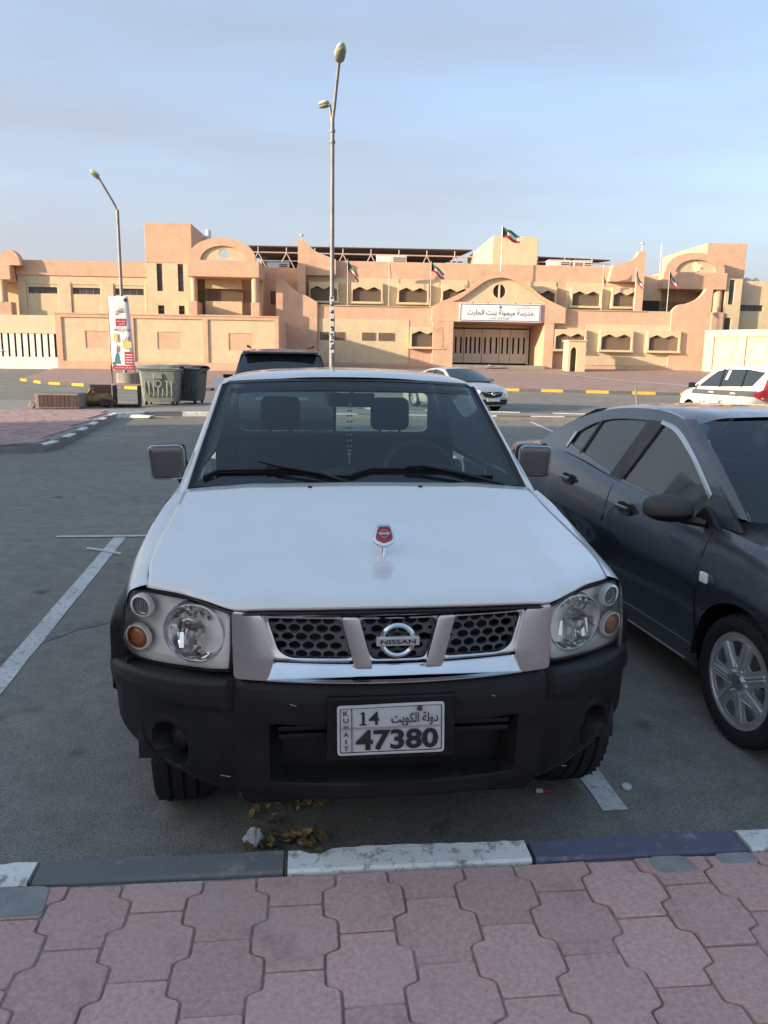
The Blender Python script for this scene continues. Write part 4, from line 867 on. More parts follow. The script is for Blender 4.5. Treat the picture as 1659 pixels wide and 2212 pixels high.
# hood
hf = [(0, .02, .926), (.25, .035, .922), (.40, .065, .914), (.485, .100, .905), (.57, .165, .916), (.64, .245, .914), (.72, .315, .909), (.768, .36, .906)]
hr_ = [(0, 1.14, 1.118), (.25, 1.146, 1.115), (.38, 1.155, 1.111), (.47, 1.163, 1.107), (.56, 1.176, 1.101), (.63, 1.19, 1.094), (.70, 1.206, 1.086), (.752, 1.22, 1.078)]
ts, gs = [0, .012, .05, .13, .27, .42, .58, .72, .86, 1.0], [0, .055, .105, .155, .235, .345, .49, .635, .81, 1.0]
bul = [0, .003, .010, .024, .036, .036, .030, .020, .010, 0]
rows = []
for t, gg, bb in zip(ts, gs, bul):
    half = []
    for (x0, y0, z0), (x1, y1, z1) in zip(hf, hr_):
        x = lerp(x0, x1, t) + (bb * (x0 / .768) ** 2); half.append((x, lerp(y0, y1, t), lerp(z0, z1, gg) + .004 * math.exp(-((x - .45) / .05) ** 2) * sstep(0, .2, t)))
    rows.append([(-x, y, z) for x, y, z in reversed(half[1:])] + half)
HOODG = patch(rows, 3, 3)
hood = MB().grid(HOODG).build('hood', WPAINT, TR, sm=60); hood.modifiers.new('thick', 'SOLIDIFY').thickness = -.02
def hood_z(x, y):
    best = min((abs(p[0] - x) + abs(p[1] - y), p[2]) for r_ in HOODG for p in r_); return best[1]
MB().box(-.66, .66, .30, 1.15, .5, .86).build('engine_bay', BLKT, TR)
for sx in (1, -1): MB().tube([(sx * (lerp(HOODG[i][-1][0], HOODG[i][-1][0] + .004, 1)), HOODG[i][-1][1], HOODG[i][-1][2] - .0005) for i in range(len(HOODG))], .0038, 6).build('shut_line', BLKT, TR)
MB().tube([p + Vector((0, -.004, -.006)) for p in HOODG[0]], .0055, 6).build('hood_seal', BLKT, TR)
# fenders, sides
AW, AZ, AR = .67, .335, .41            # front axle, wheel centre height, arch radius
def arch(y, c=AW, r=AR, z=AZ, sill=.32): return z + math.sqrt(r * r - (y - c) ** 2) if abs(y - c) < r else sill
sh = [(.37, .775, .902), (.5, .803, .914), (.72, .815, .940), (.95, .803, .994), (1.1, .785, 1.035), (1.22, .757, 1.078)]
sh = [(HOODG[i][-1][1] - .002, HOODG[i][-1][0] + .006, HOODG[i][-1][2] - .001) for i in range(len(HOODG))]
cs = [(.37, .845, .888), (.5, .866, .898), (.72, .884, .922), (.95, .868, .982), (1.1, .840, 1.03), (1.22, .805, 1.068)]
fy = [.37 + (1.22 - .37) * k / 16 for k in range(17)]
def tab(T_, y): return interp(y, [(a, b) for a, b, c in T_]), interp(y, [(a, c) for a, b, c in T_])
G = []
for y in fy:
    (x0, z0), (x1, z1) = tab(sh, y), tab(cs, y); zb = max(arch(y), .36); row = [(x0 - .001, y, z0 - .02), (x0, y, z0), (lerp(x0, x1, .55), y, lerp(z0, z1, .45) + .006), (x1, y, z1)]
    for k in (1, 2, 3, 4): t = k / 4; row.append((x1 + .018 * math.sin(t * 2.2), y, lerp(z1, min(zb, z1 - .02), t)))
    G.append(row)
FG = patch(G, 1, 3)
for s in (1, -1):
    o = MB().grid(FG if s > 0 else mirx(FG)).build('front_fender', WPAINT, TR, sm=60)
    # black wheel-arch flare
    fl = []
    for k in range(25):
        a = R(24 + 184 * k / 24); cy, cz = AW - math.cos(a) * 1, AZ
        row = []
        for rr, xx in [(AR + .085, .888), (AR + .075, .915), (AR + .04, .935), (AR + .0, .938), (AR - .03, .925), (AR - .03, .80)]:
            y = max(.49 + .25 * (AR - rr + .03), AW - rr * math.cos(a) * .98); z = AZ + rr * math.sin(a); row.append((s * (xx - .03 * sstep(.42, .30, y)), y, max(.2, z)))
        fl.append(row)
    MB().grid(fl).build('wheel_arch_flare', BLKP, TR, sm=50)
    MB().lathe([(AR - .03, .45), (AR - .03, .82)], (0, AW, AZ), 'x', 20, 0, math.pi).build('wheel_well', BLKT, TR) if s > 0 else MB().lathe([(AR - .03, -.82), (AR - .03, -.45)], (0, AW, AZ), 'x', 20, 0, math.pi).build('wheel_well', BLKT, TR)
    # door and cab side
    sd_ = [[(s * x, y, z) for x, z in [(.80, .30), (.868, .42), (.885, .62), (.882, .82), (.868, .96), (.845, 1.04), (.80, 1.075)]] for y in (1.225, 1.5, 1.9, 2.3, 2.4)]
    d = MB().grid(patch(sd_, 3, 3)).build('door', WPAINT, TR, sm=60)
    MB().rbox((s * .895, 2.22, .92), (.03, .16, .035), Matrix.Identity(3)).build('door_handle', BLKP, d, bev=.01)
    sd2 = [[(s * x, y, z) for x, z in [(.80, .30), (.868, .42), (.885, .62), (.882, .82), (.868, .96), (.845, 1.04), (.80, 1.075)]] for y in (2.41, 2.7, 3.02)]
    MB().grid(patch(sd2, 3, 3)).build('cab_side', WPAINT, TR, sm=60)
    def cmap(a, b, c_, s=s): return Vector((s * (.80 - (b - 1.07) * .31 - .03 * max(0, b - 1.35) ** 1.5 * 4 * .3 - c_), a, b))
    hole = rounded([(1.56, 1.10), (2.02, 1.455), (2.70, 1.485), (2.78, 1.45), (2.80, 1.10)], .03)
    panel('window_surround', rounded([(1.24, 1.07), (1.36, 1.16), (1.94, 1.52), (2.2, 1.55), (2.88, 1.545), (2.98, 1.5), (3.03, 1.07)], .02), [hole], .03, WPAINT, TR, cmap)
    panel('side_window', hole, [], .004, TG, TR, lambda a, b, c_, f=cmap: f(a, b, c_ + .012))
    # A-pillar and rubber seal
    A = [[(s * x, y, z) for x, y, z in r_] for r_ in [[(.752, 1.235, 1.088), (.765, 1.222, 1.082), (.787, 1.225, 1.075)], [(.712, 1.42, 1.232), (.728, 1.415, 1.232), (.748, 1.45, 1.222)], [(.668, 1.66, 1.398), (.684, 1.66, 1.40), (.704, 1.70, 1.385)], [(.636, 1.86, 1.530), (.648, 1.875, 1.535), (.664, 1.935, 1.52)]]]
    MB().grid(patch(A, 4, 3)).build('windscreen_pillar', WPAINT, TR, sm=60)
    S_ = [[(s * x, y, z) for x, y, z in r_] for r_ in [[(.715, 1.262, 1.100), (.752, 1.228, 1.094)], [(.680, 1.43, 1.228), (.716, 1.408, 1.234)], [(.638, 1.665, 1.392), (.672, 1.652, 1.401)], [(.606, 1.86, 1.527), (.640, 1.85, 1.532)]]]
    MB().grid(patch(S_, 4, 2)).build('windscreen_seal', BLKT, TR, sm=60)
    # cargo bed side
    bd = [[(s * x, y, z) for x, z in [(.78, .42), (.86, .5), (.875, .65), (.872, .85), (.862, .97), (.84, 1.0), (.80, 1.0)]] for y in (3.06, 3.5, 4.2, 4.98)]
    MB().grid(patch(bd, 4, 3)).build('bed_side', WPAINT, TR, sm=60); MB().box(min(s * .70, s * .80), max(s * .70, s * .80), 3.07, 4.97, .55, .998).build('bed_inner_side', WPAINT, TR)
    wheel(TR, (s * .715, AW, AZ), .335, .215, s, 'spoke', R(5)); wheel(TR, (s * .735, 3.72, AZ), .335, .215, s, 'spoke')
MB().box(-.69, .69, 3.07, 4.97, .55, .60).build('bed_floor', WPAINT, TR); MB().box(-.84, .84, 4.985, 5.03, .5, 1.0).build('tailgate', WPAINT, TR, bev=.01); MB().box(-.80, .80, 3.05, 3.068, .5, 1.0).build('bed_front', WPAINT, TR); MB().box(-.60, .60, .6, 4.95, .30, .42).build('chassis', BLKT, TR)
# roof
xs = [-.664, -.625, -.5, -.25, 0, .25, .5, .625, .664]
ez = [1.522, 1.553, 1.578, 1.597, 1.602, 1.597, 1.578, 1.553, 1.522]
rr = []
for y, dz, dyk in [(1.835, -.030, .09), (1.875, -.012, .08), (2.0, .004, .04), (2.25, .012, 0), (2.6, .010, 0), (2.88, -.004, 0), (2.985, -.03, 0), (3.03, -.10, 0)]:
    rr.append([(x * (1 - .012 * (dz < -.02)), y + dyk * (abs(x) / .664) ** 2.2, z + dz * (1 if abs(x) < .6 else .5)) for x, z in zip(xs, ez)])
o = MB().grid(patch(rr, 4, 4)).build('roof', WPAINT, TR, sm=60)
# windscreen
wsr = []
for t in (0, .33, .66, 1):
    row = []
    for x in (-1, -.66, -.33, 0, .33, .66, 1):
        xx = x * lerp(.728, .615, t); y = lerp(1.175, 1.80, t) + lerp(.08, .058, t) * abs(x) ** 2.2; z = lerp(1.118, 1.552, t) - lerp(.016, .022, t) * abs(x) ** 2.2 + .012 * math.sin(math.pi * t); row.append((xx, y - .0, z))
    wsr.append(row)
WG = patch(wsr, 6, 4); MB().grid(WG).build('windscreen', WS, TR, sm=60)
def wsp(x, t, off=.012):
    r_ = WG[min(len(WG) - 1, max(0, round(t * (len(WG) - 1))))]; p = min(r_, key=lambda q: abs(q[0] - x)); i = r_.index(p); j = min(i + 1, len(r_) - 1) if p[0] < x else max(i - 1, 0)
    q = r_[j]; k = 0 if q[0] == p[0] else (x - p[0]) / (q[0] - p[0]); P = p.lerp(q, k); return P + Vector((0, -.57, .82)) * off
MB().grid([[wsp(x, 1, .003), wsp(x, 1, .003) + Vector((0, .045, .012))] for x in [-.615 + .0615 * k for k in range(21)]]).build('top_seal', BLKT, TR)
MB().grid([[wsp(x, .97, .002), wsp(x, .90, .002)] for x in [-.60 + .06 * k for k in range(21)]]).build('shade_band', glassmat('shade_band_glass', (.10, .14, .16), .8, film=.03), TR)
# cowl, wipers, washer jets
cw = []
for x in [-1 + .1 * k for k in range(21)]:
    a = abs(x); cw.append([(x * .775, 1.128 + .085 * a ** 2, 1.098 - .035 * a ** 2), (x * .77, 1.155 + .08 * a ** 2, 1.110 - .030 * a ** 2), (x * .755, 1.185 + .078 * a ** 2.2, 1.112 - .020 * a ** 2.2), (x * .742, 1.20 + .082 * a ** 2.2, 1.130 - .018 * a ** 2.2)])
cow = MB().grid(cw).build('cowl', BLKP, TR, sm=40)
for x0 in (-.42, .22):
    for k in range(11): MB().box(x0 + .022 * k, x0 + .022 * k + .010, 1.150, 1.185, 1.108, 1.119).build('vent_slot', BLKT, cow)
for x in (-.23, .24): MB().box(x - .009, x + .009, 1.085, 1.105, 1.10, 1.128).build('washer_jet', BLKT, TR, bev=.003)
def wiper(pts, blade):
    a = MB().tube(pts, .008, 6).build('wiper', BLKT, TR, sm=40); b = MB().tube(blade, .007, 6); b.tube([p + Vector((0, .003, -.012)) for p in blade], .006, 5); b.build('blade', BLKT, a, sm=40)
    m_ = blade[len(blade) // 2]; MB().rbox(m_ + Vector((0, -.004, .008)), (.035, .012, .016), Matrix.Identity(3)).build('clip', BLKT, a)
wiper([wsp(-.02, 0, .01) + Vector((0, -.035, -.005)), wsp(-.18, .04, .03), wsp(-.36, .12, .035), wsp(-.45, .14, .028)], [wsp(x, t, .016) for x, t in [(-.69, .045), (-.62, .10), (-.5, .125), (-.4, .13), (-.28, .11), (-.14, .07), (-.04, .03)]])
wiper([wsp(.66, 0, .01) + Vector((-.02, -.04, -.0)), wsp(.45, .06, .03), wsp(.27, .12, .035), wsp(.2, .135, .028)], [wsp(x, t, .016) for x, t in [(-.06, .06), (.04, .11), (.16, .13), (.26, .13), (.38, .105), (.5, .07), (.6, .045)]])
# cab interior
dash = [[(x, y, z + zz * math.exp(-((x - .36) / .17) ** 2) + zz * .9 * math.exp(-((x + .07) / .14) ** 2) * .75) for x in [-.72 + .06 * k for k in range(25)]] for y, z, zz in [(1.27, 1.095, .0), (1.40, 1.105, .05), (1.52, 1.10, .075), (1.60, 1.06, .07), (1.62, .9, .02), (1.62, .6, 0)]]
MB().grid(dash).build('dashboard', CABIN, TR, sm=60)
MB().box(-.78, .78, 1.25, 3.0, .42, .50).build('cab_floor', CABIN, TR); MB().box(-.78, .78, 2.96, 3.0, .5, 1.17).build('cab_back', CABIN, TR)
bm_ = lambda a, b, c_: Vector((a, 3.01 + c_, b))
panel('cab_back_panel', rect(-.78, .78, .45, 1.53), [rounded(rect(-.625, .61, 1.19, 1.447), .05)], .03, WPAINT, TR, bm_); panel('rear_window', rect(-.64, .63, 1.17, 1.46), [], .004, CGL, TR, lambda a, b, c_: Vector((a, 3.045 + c_, b)))
MB().box(-.02, .0, 3.035, 3.043, 1.19, 1.447).build('window_divider', BLKT, TR)
for x in (-.36, .30):
    st = MB().rbox((x, 2.52, .86), (.50, .14, .62), Matrix.Rotation(R(-12), 3, 'X')).box(x - .25, x + .25, 2.0, 2.5, .55, .68).build('seat', SEATM, TR, bev=.05, seg=3); MB().rbox((x, 2.60, 1.335), (.235, .09, .20), Matrix.Rotation(R(-8), 3, 'X')).build('headrest', SEATM, st, bev=.04, seg=3); MB().tube([(x - .06, 2.58, 1.1), (x - .06, 2.6, 1.27)], .008, 6).tube([(x + .06, 2.58, 1.1), (x + .06, 2.6, 1.27)], .008, 6).build('headrest_rod', BLKT, st)
sw = MB(); sw.grid([[Vector((.36, 1.80, 1.07)) + Matrix.Rotation(R(-28), 3, 'X') @ Vector(((.185 + .014 * math.cos(b)) * math.cos(a), .014 * math.sin(b), (.185 + .014 * math.cos(b)) * math.sin(a))) for b in [math.pi * 2 * j / 8 for j in range(8)]] for a in [2 * math.pi * i / 28 for i in range(28)]], closed_u=True, closed_v=True)
sw.rbox((.36, 1.81, 1.06), (.34, .03, .06), Matrix.Rotation(R(-28), 3, 'X')).tube([(.36, 1.8, 1.06), (.36, 1.6, .98)], .04, 8); sw.build('steering_wheel', BLKT, TR, sm=50)
MB().rbox((.005, 1.86, 1.455), (.235, .03, .07), Matrix.Rotation(R(8), 3, 'X')).tube([(.005, 1.85, 1.48), (.005, 1.86, 1.55)], .012, 6).build('rear_view_mirror', BLKT, TR, bev=.012)
bd = MB()
for k in range(26):
    t = k / 25; a = 2 * math.pi * t; p = (-.008 + .010 * math.sin(a), 1.815, 1.305 + .135 * math.cos(a)); bd.lathe([(0, -.006), (.005, -.004), (.0065, 0), (.005, .004), (0, .006)], p, n=7)
bd.tube([(-.008, 1.815, 1.175), (-.008, 1.815, 1.13)], .004, 5); bd.tube([(-.008, 1.815, 1.44), (0, 1.84, 1.46)], .002, 5)
bo = bd.build('prayer_beads', M('green_white_beads', (.45, .55, .48), rough=.4), sm=50); bo.matrix_world = Matrix.Translation(TR.location) @ Matrix.Rotation(R(.75), 4, 'Z'); tag(bo, 'string of pale beads hanging from the pickup mirror', 'beads')
# mirrors
for s in (1, -1):
    mb = MB()
    pl = rounded([(-.085, -.075), (.07, -.082), (.085, .075), (-.075, .08)], .028, 4)
    def mring(k, y): return [(s * -x * k if False else x * k * (1 if s > 0 else -1), y, z * k) for x, z in pl]
    c_ = Vector((s * .872, 1.50, 1.178))
    shell = [[c_ + Vector(p) for p in mring(k, y)] for k, y in ((.01, -.0062), (.3, -.006), (.6, -.0056), (.85, -.005), (.93, -.003), (.98, .003), (1.0, .012), (1.03, .035), (.98, .08), (.82, .11), (.02, .118))]
    m_ = MB().grid(shell, closed_v=True).build('door_mirror', M('mirror_shell', (.15, .15, .15), rough=.2, metal=.7) if 'mirror_shell' not in MATS else MATS['mirror_shell'], TR, sm=70)  # shell colour darkened to stand in for dark reflections in its chrome
    bk = [[c_ + Vector((x * 1.045 * (1 if s > 0 else -1), y, z * 1.045)) for x, z in pl] for y in (.026, .06)]; MB().grid(bk, closed_v=True).build('mirror_rim', BLKP, m_, sm=50); MB().tube([c_ + Vector((x * .985 * (1 if s > 0 else -1), .004, z * .985)) for x, z in pl + pl[:1]], .005, 6).build('chrome_edge', CHROME, m_, sm=60)
    MB().tube([c_ + Vector((-s * .05, .04, -.07)), c_ + Vector((-s * .075, .03, -.12)), Vector((s * .80, 1.45, 1.05))], .018, 8).tube([c_ + Vector((-s * .06, .05, .02)), Vector((s * .775, 1.5, 1.15))], .014, 8).build('mirror_arm', BLKT, m_)
# ---- front end: grille
def gy(x): return .31 * x * x
def fmap(d0): return lambda a, b, c_: Vector((a, gy(a) + (b - .70) * .12 + d0 + c_, b))
outer = resample(rounded([(-.49, .906), (-.485, .703), (.485, .703), (.49, .906)], .012, 3), .02)
holeL = rounded([(-.395, .896), (-.165, .899), (-.132, .770), (-.325, .768), (-.362, .790)], .022, 4); holeC = rounded([(-.122, .899), (.122, .899), (.086, .768), (-.086, .768)], .022, 4)
holeR = [(-x, z) for x, z in holeL]
fr = panel('grille', outer, [resample(holeL, .02), resample(holeC, .02), resample(holeR, .02)], .05, CHROME, TR, fmap(.0), .006)
for s in (-1, 1):          # slanting bars standing proud
    bar = [(s * .168, .902), (s * .122, .902), (s * .082, .752), (s * .128, .752)]; panel('grille_bar', resample(rounded(bar, .006, 2), .02), [], .03, CHROMED, fr, fmap(-.018), .004)
    side = [(s * .49, .905), (s * .408, .901), (s * .372, .768), (s * .392, .706), (s * .487, .706)]; panel('grille_cheek', resample(rounded(side, .012, 3), .025), [], .022, CHROMED, fr, fmap(-.012), .004)
lip = resample(rounded([(-.385, .752), (.385, .752), (.395, .706), (-.395, .706)], .004, 2), .02); panel('grille_lip', lip, [], .02, CHROME, fr, lambda a, b, c_: Vector((a, gy(a) + (b - .70) * .42 - .012 + c_, b)), .005)
MESHM = M('grille_mesh_grey', (.10, .10, .10), rough=.5, metal=.1, var=.2, scale=20)
def inside(pt, poly, mg=0):
    c = False; x, y = pt; n = len(poly); dmin = 9
    for i in range(n):
        (x0, y0), (x1, y1) = poly[i], poly[(i + 1) % n]
        if (y0 > y) != (y1 > y) and x < (x1 - x0) * (y - y0) / (y1 - y0) + x0: c = not c
        L2 = (x1 - x0) ** 2 + (y1 - y0) ** 2; t = max(0, min(1, ((x - x0) * (x1 - x0) + (y - y0) * (y1 - y0)) / L2)) if L2 else 0
        dmin = min(dmin, math.hypot(x - x0 - t * (x1 - x0), y - y0 - t * (y1 - y0)))
    return c and dmin > mg
for hl in (holeL, holeC, holeR):
    big = [(p[0] * 1.02 + (-.004 if hl is holeL else .004 if hl is holeR else 0), p[1] + (.006 if p[1] > .83 else -.006)) for p in hl]
    hs = []
    for j in range(-1, 7):
        for i in range(-12, 13):
            cx = i * .041 + (.0205 if j % 2 else 0); cz = .776 + j * .0262
            e = ellipse(cx, cz, .0183, .0118, 14)
            if all(inside(q, big) for q in e): hs.append(e)
            else:
                e2 = [q for q in e]
                if inside((cx, cz), big, .004):
                    for k in (.8, .6, .45):
                        e2 = ellipse(cx, cz, .0183 * k, .0118 * k, 10)
                        if all(inside(q, big) for q in e2): hs.append(e2); break
    panel('grille_mesh', resample(big, .03), hs, .012, MESHM, fr, fmap(.030), .0)
bk = [[(x, gy(x) + .12, z) for x in (-.44, -.3, -.15, 0, .15, .3, .44)] for z in (.74, .91)]; MB().grid(bk).build('radiator', BLKT, TR)
# badge
ex, ez_ = -.006, .838; by = (ez_ - .70) * .12 - .016
bg_ = MB().lathe([(.040, .0), (.0405, -.010), (.0475, -.014), (.0545, -.010), (.055, .0)], (ex, by, ez_), 'y', 40).build('badge_ring', CHROME, fr, sm=50)
MB().box(ex - .064, ex + .064, by - .022, by - .004, ez_ - .0135, ez_ + .0135).build('badge_bar', M('badge_silver', (.55, .55, .56), rough=.3, metal=.4), bg_, bev=.003); text('badge_lettering', 'NISSAN', .104, .0135, BLACKTX, bg_, (ex, by - .0235, ez_), bold=.02)
# ---- headlights
for s in (1, -1):
    HLO = [(.499, .888), (.560, .905), (.640, .906), (.720, .901), (.785, .897), (.842, .885), (.862, .83), (.878, .76), (.886, .715), (.868, .680), (.830, .664), (.75, .668), (.655, .683), (.56, .702), (.505, .714)]
    HLO = [(p.x, p.y) for p in cr1([(a, b, 0) for a, b in HLO], 3)] + [(.499, .80)]
    def hy(x): return interp(x, [(.49, .088), (.56, .135), (.64, .205), (.72, .275), (.80, .345), (.86, .405), (.90, .46)])
    cx, cz = .69, .785
    def ring(k, d): return [(s * (cx + (x - cx) * k), hy(cx + (x - cx) * k) + d + .10 * (cz + (z - cz) * k - .70) * .9, cz + (z - cz) * k) for x, z in HLO]
    lens = [ring(1.0, .015), ring(.985, -.004), ring(.93, -.012), ring(.75, -.018), ring(.5, -.020), ring(.25, -.021), ring(.02, -.021)]
    shell = [ring(1.012, .012), ring(1.0, .02), ring(.985, .012), ring(.95, .045), ring(.90, .06), ring(.6, .07), ring(.02, .075)]
    hl = MB().grid(shell, closed_v=True).build('headlight', LAMPSH, TR, sm=40)
    MB().grid([ring(1.035, .03), ring(1.03, .0), ring(1.005, .0), ring(1.0, .03)], closed_v=True).build('gasket', BLKT, hl, sm=40)
    MB().grid(lens, closed_v=True).build('lens', LENSY if s > 0 else LENS, hl, sm=60)
    def bowl(name, x, z, r, dep, mat, dy, face=0, fac=0):
        y = hy(x) + dy; prof = [(r * 1.07, 0), (r * 1.0, -.004), (r * .98, .004)] + [(r * k, dep * (1 - k * k)) for k in (.9, .75, .55, .35, .2, .06)]
        b = MB().lathe(prof, (0, 0, 0), 'y', fac or 32).build(name, mat, hl, loc=(s * x, y, z), rot=(R(4), 0, s * R(face)), sm=None if fac else 40); return b
    b = bowl('reflector', .618, .803, .094, .075, REFL, .022, 14); MB().lathe([(0, -.035), (.018, -.03), (.022, 0), (.018, .05)], ax='y', n=14).build('bulb', CHROMED, b, sm=40)
    for k in range(9):            # facets of the lower and upper reflector
        x = (-.07 + .0175 * k); MB().rbox((x, .035 + .02 * math.cos(k * 2.1), -.028 - .012 * (k % 2)), (.013, .006, .05), Matrix.Rotation(.5 * math.sin(k * 2.7), 3, 'Z') @ Matrix.Rotation(R(-20), 3, 'X')).build('reflector_facet', REFL, b)
    for k in range(7):
        x = -.045 + .015 * k; MB().rbox((x, .03 + .012 * math.sin(k * 1.9), .045 + .006 * (k % 2)), (.012, .006, .022), Matrix.Rotation(.6 * math.cos(k * 2.3), 3, 'Z') @ Matrix.Rotation(R(25), 3, 'X')).build('reflector_facet', REFL, b)
    MB().tube([(0, -.012, -.085), (0, -.012, .085)] if False else [(-.03, .0, .02), (.0, -.015, .03), (.03, .0, .02)], .008, 6).build('bulb_shield', CHROMED, b, sm=40)
    b = bowl('position_lamp', .803, .846, .031, .03, CHROMED, .016, 26); MB().lathe([(.031, .01), (.033, -.008), (.040, -.005), (.042, .012)], ax='y', n=28).build('lamp_bezel', LAMPSH, b, sm=40)
    for k in range(5): MB().box(-.02 + .009 * k, -.017 + .009 * k, .004, .012, -.022, .022).build('lamp_flute', CHROMED, b)
    b = bowl('indicator', .823, .732, .038, .012, AMBER, .012, 26); MB().lathe([(0, -.010), (.02, -.008), (.034, .0), (.037, .008)], ax='y', n=24).build('amber_dome', AMBER, b, sm=60); MB().lathe([(.038, .01), (.040, -.006), (.046, -.004), (.047, .012)], ax='y', n=28).build('indicator_bezel', LAMPSH, b, sm=40)
    b = MB().lathe([(.0955, .02), (.097, -.006), (.101, -.005), (.103, .02)], ax='y', n=36).build('reflector_bezel', CHROME, hl, loc=(s * .618, hy(.618) + .022, .803), rot=(R(4), 0, s * R(14)), sm=40)
# ---- bumper
PLAN = [(0, 0), (.15, .004), (.3, .020), (.42, .048), (.5, .078), (.6, .135), (.7, .205), (.78, .272), (.84, .340), (.888, .405), (.922, .49), (.937, .58), (.938, .64)]
PL2 = cr1([(x, y, 0) for x, y in PLAN], 6); L_ = [0]
for a, b in zip(PL2, PL2[1:]): L_.append(L_[-1] + (b - a).length)
def plan(s):
    sg = 1 if s >= 0 else -1; s = abs(s)
    for i in range(len(L_) - 1):
        if s <= L_[i + 1] or i == len(L_) - 2: t = (s - L_[i]) / (L_[i + 1] - L_[i]); p = PL2[i].lerp(PL2[i + 1], t); d = (PL2[i + 1] - PL2[i]).normalized(); return sg * p.x, p.y, Vector((sg * d.y, -d.x, 0))
SF = min((abs(p.x - .695), l) for p, l in zip(PL2, L_))[1]; SO = min((abs(p.x - .50), l) for p, l in zip(PL2, L_))[1]
NS, NR = 150, 64; gr = []
for i in range(NS + 1):
    s = lerp(-L_[-1], L_[-1], i / NS); x, y, n = plan(s); a = abs(x); row = []
    zt = .703 if a < .497 else interp(a, [(.497, .708), (.65, .678), (.86, .655), (.93, .63)]); zb = interp(a, [(0, .282), (.45, .280), (.62, .290), (.75, .295), (.86, .30), (.91, .33), (.93, .47), (.9375, .60)])
    for j in range(NR + 1):
        f = j / NR; z = lerp(zt, zb, f); ins = interp(f, [(0, .05), (.02, .020), (.07, .006), (.16, -.004), (.3, -.006), (.7, 0), (.88, .010), (.96, .03), (1, .06)])
        if a > .503: ins -= .014 * sstep(.0, .05, f) * sstep(.30, .22, f)            # shoulder under the lamps
        ins += .06 * sstep(.65, 1, f) ** 2 * sstep(.6, .9, a)
        ins += .010 * math.exp(-((a - .5) / .006) ** 2)                                # seam
        dfog = math.hypot((abs(s) - SF), (z - .425) * .95); ins += .075 * sstep(.074, .058, dfog) - .008 * math.exp(-((dfog - .084) / .012) ** 2)
        ins += .085 * sstep(.385, .372, a) * sstep(.365, .377, z) * sstep(.566, .552, z) # lower air opening
        row.append((x - n.x * ins, y - n.y * ins, z))
    gr.append(row)
bump = MB().grid(gr).build('bumper', BLKP, TR, sm=50)
for s in (1, -1):
    x, y, n = plan(s * SF); MB().lathe([(0, .0), (.03, .004), (.044, .014), (.048, .03)], (0, 0, 0), 'y', 24).build('fog_lamp_cover', BLKT, bump, loc=(x, y + .055, .415), rot=(0, 0, s * R(38)), sm=40)
    MB().box(min(s * .06, s * .36), max(s * .06, s * .36), .045, .075, .505, .522).build('opening_bar', BLKP, bump, bev=.004); MB().box(min(s * .06, s * .36), max(s * .06, s * .36), .04, .07, .535, .55).build('opening_bar', BLKP, bump, bev=.004)
for xq, zq, lq in ((-.315, .632, .02), (-.535, .372, .03), (.30, .64, .012), (.60, .33, .02)):
    xa, ya_, na = plan(xq); MB().tube([(xa - lq / 2, ya_ - .004 + .3 * lq * (1 if xq > 0 else -1) * -.3, zq), (xa + lq / 2, ya_ - .004 + .3 * lq * (1 if xq > 0 else -1) * .3, zq - .004)], .0016, 5).build('scuff', CONC, bump)
MB().box(-.215, .175, -.008, .02, .455, .66).build('plate_bracket', BLKP, bump, bev=.006)
MB().prism([(-.5, .30), (.5, .30), (.46, .235), (-.46, .235)], .14, .17).build('air_dam', BLKT, TR, bev=.01)
# ---- number plate
pc = Vector((-.022, -.016, .558)); pl_ = bpy.data.objects.new('number_plate', None); COL.objects.link(pl_); pl_.parent = TR; pl_.location = pc; pl_.rotation_euler = (R(-2), R(-.6), R(-1.5)); pl_.empty_display_size = .05
pg_ = lambda a, b, c_: Vector((a, c_ - .002 + .004 * math.sin(9 * a) * (b > 0) - .01 * max(0, abs(b) - .05), b))
panel('plate_sheet', resample(rounded(rect(-.161, .161, -.079, .079), .010, 4), .02), [], .004, PLATE, pl_, pg_, .0012)
panel('plate_edge', resample(rounded(rect(-.1605, .1605, -.0785, .0785), .010, 4), .02), [resample(rounded(rect(-.1555, .1555, -.0735, .0735), .008, 4), .02)], .003, PLATE, pl_, lambda a, b, c_: pg_(a, b, c_ - .004), .001)
panel('plate_border', resample(rounded(rect(-.1545, .1545, -.0725, .0725), .008, 4), .02), [resample(rounded(rect(-.1522, .1522, -.0702, .0702), .007, 4), .02)], .001, BLACKTX, pl_, lambda a, b, c_: pg_(a, b, c_ - .0015))
def ptext(s, wd, ht, x, z, bold=.02): text('plate_lettering', s, wd, ht, BLACKTX, pl_, (x, -.0075, z), bold=bold)
MB().box(-.1195, -.1175, -.0075, -.004, -.071, .071).build('plate_divider', BLACKTX, pl_)
for k, ch_ in enumerate('KUWAIT'): ptext(ch_, .016 if ch_ not in 'I' else .004, .0155, -.136, .056 - .0225 * k, .012)
ptext('14', .052, .042, -.062, .038, .012); MB().box(-.0955, -.0745, -.0078, -.0073, .0165, .0205).box(-.0925, -.0845, -.0078, -.0073, .052, .0565).build('plate_serif', BLACKTX, pl_); ptext(ar('دولة الكويت'), .142, .042, .071, .032, .018); ptext('47380', .250, .066, .018, -.032, .032)
MB().box(-.155, .155, -.0078, -.0046, .006, .0085).build('plate_crease', CHROMED, pl_); MB().lathe([(0, -.004), (.008, -.003), (.009, 0)], (.086, -.006, .064), 'y', 12).build('plate_bolt', WOOD, pl_, sm=40)
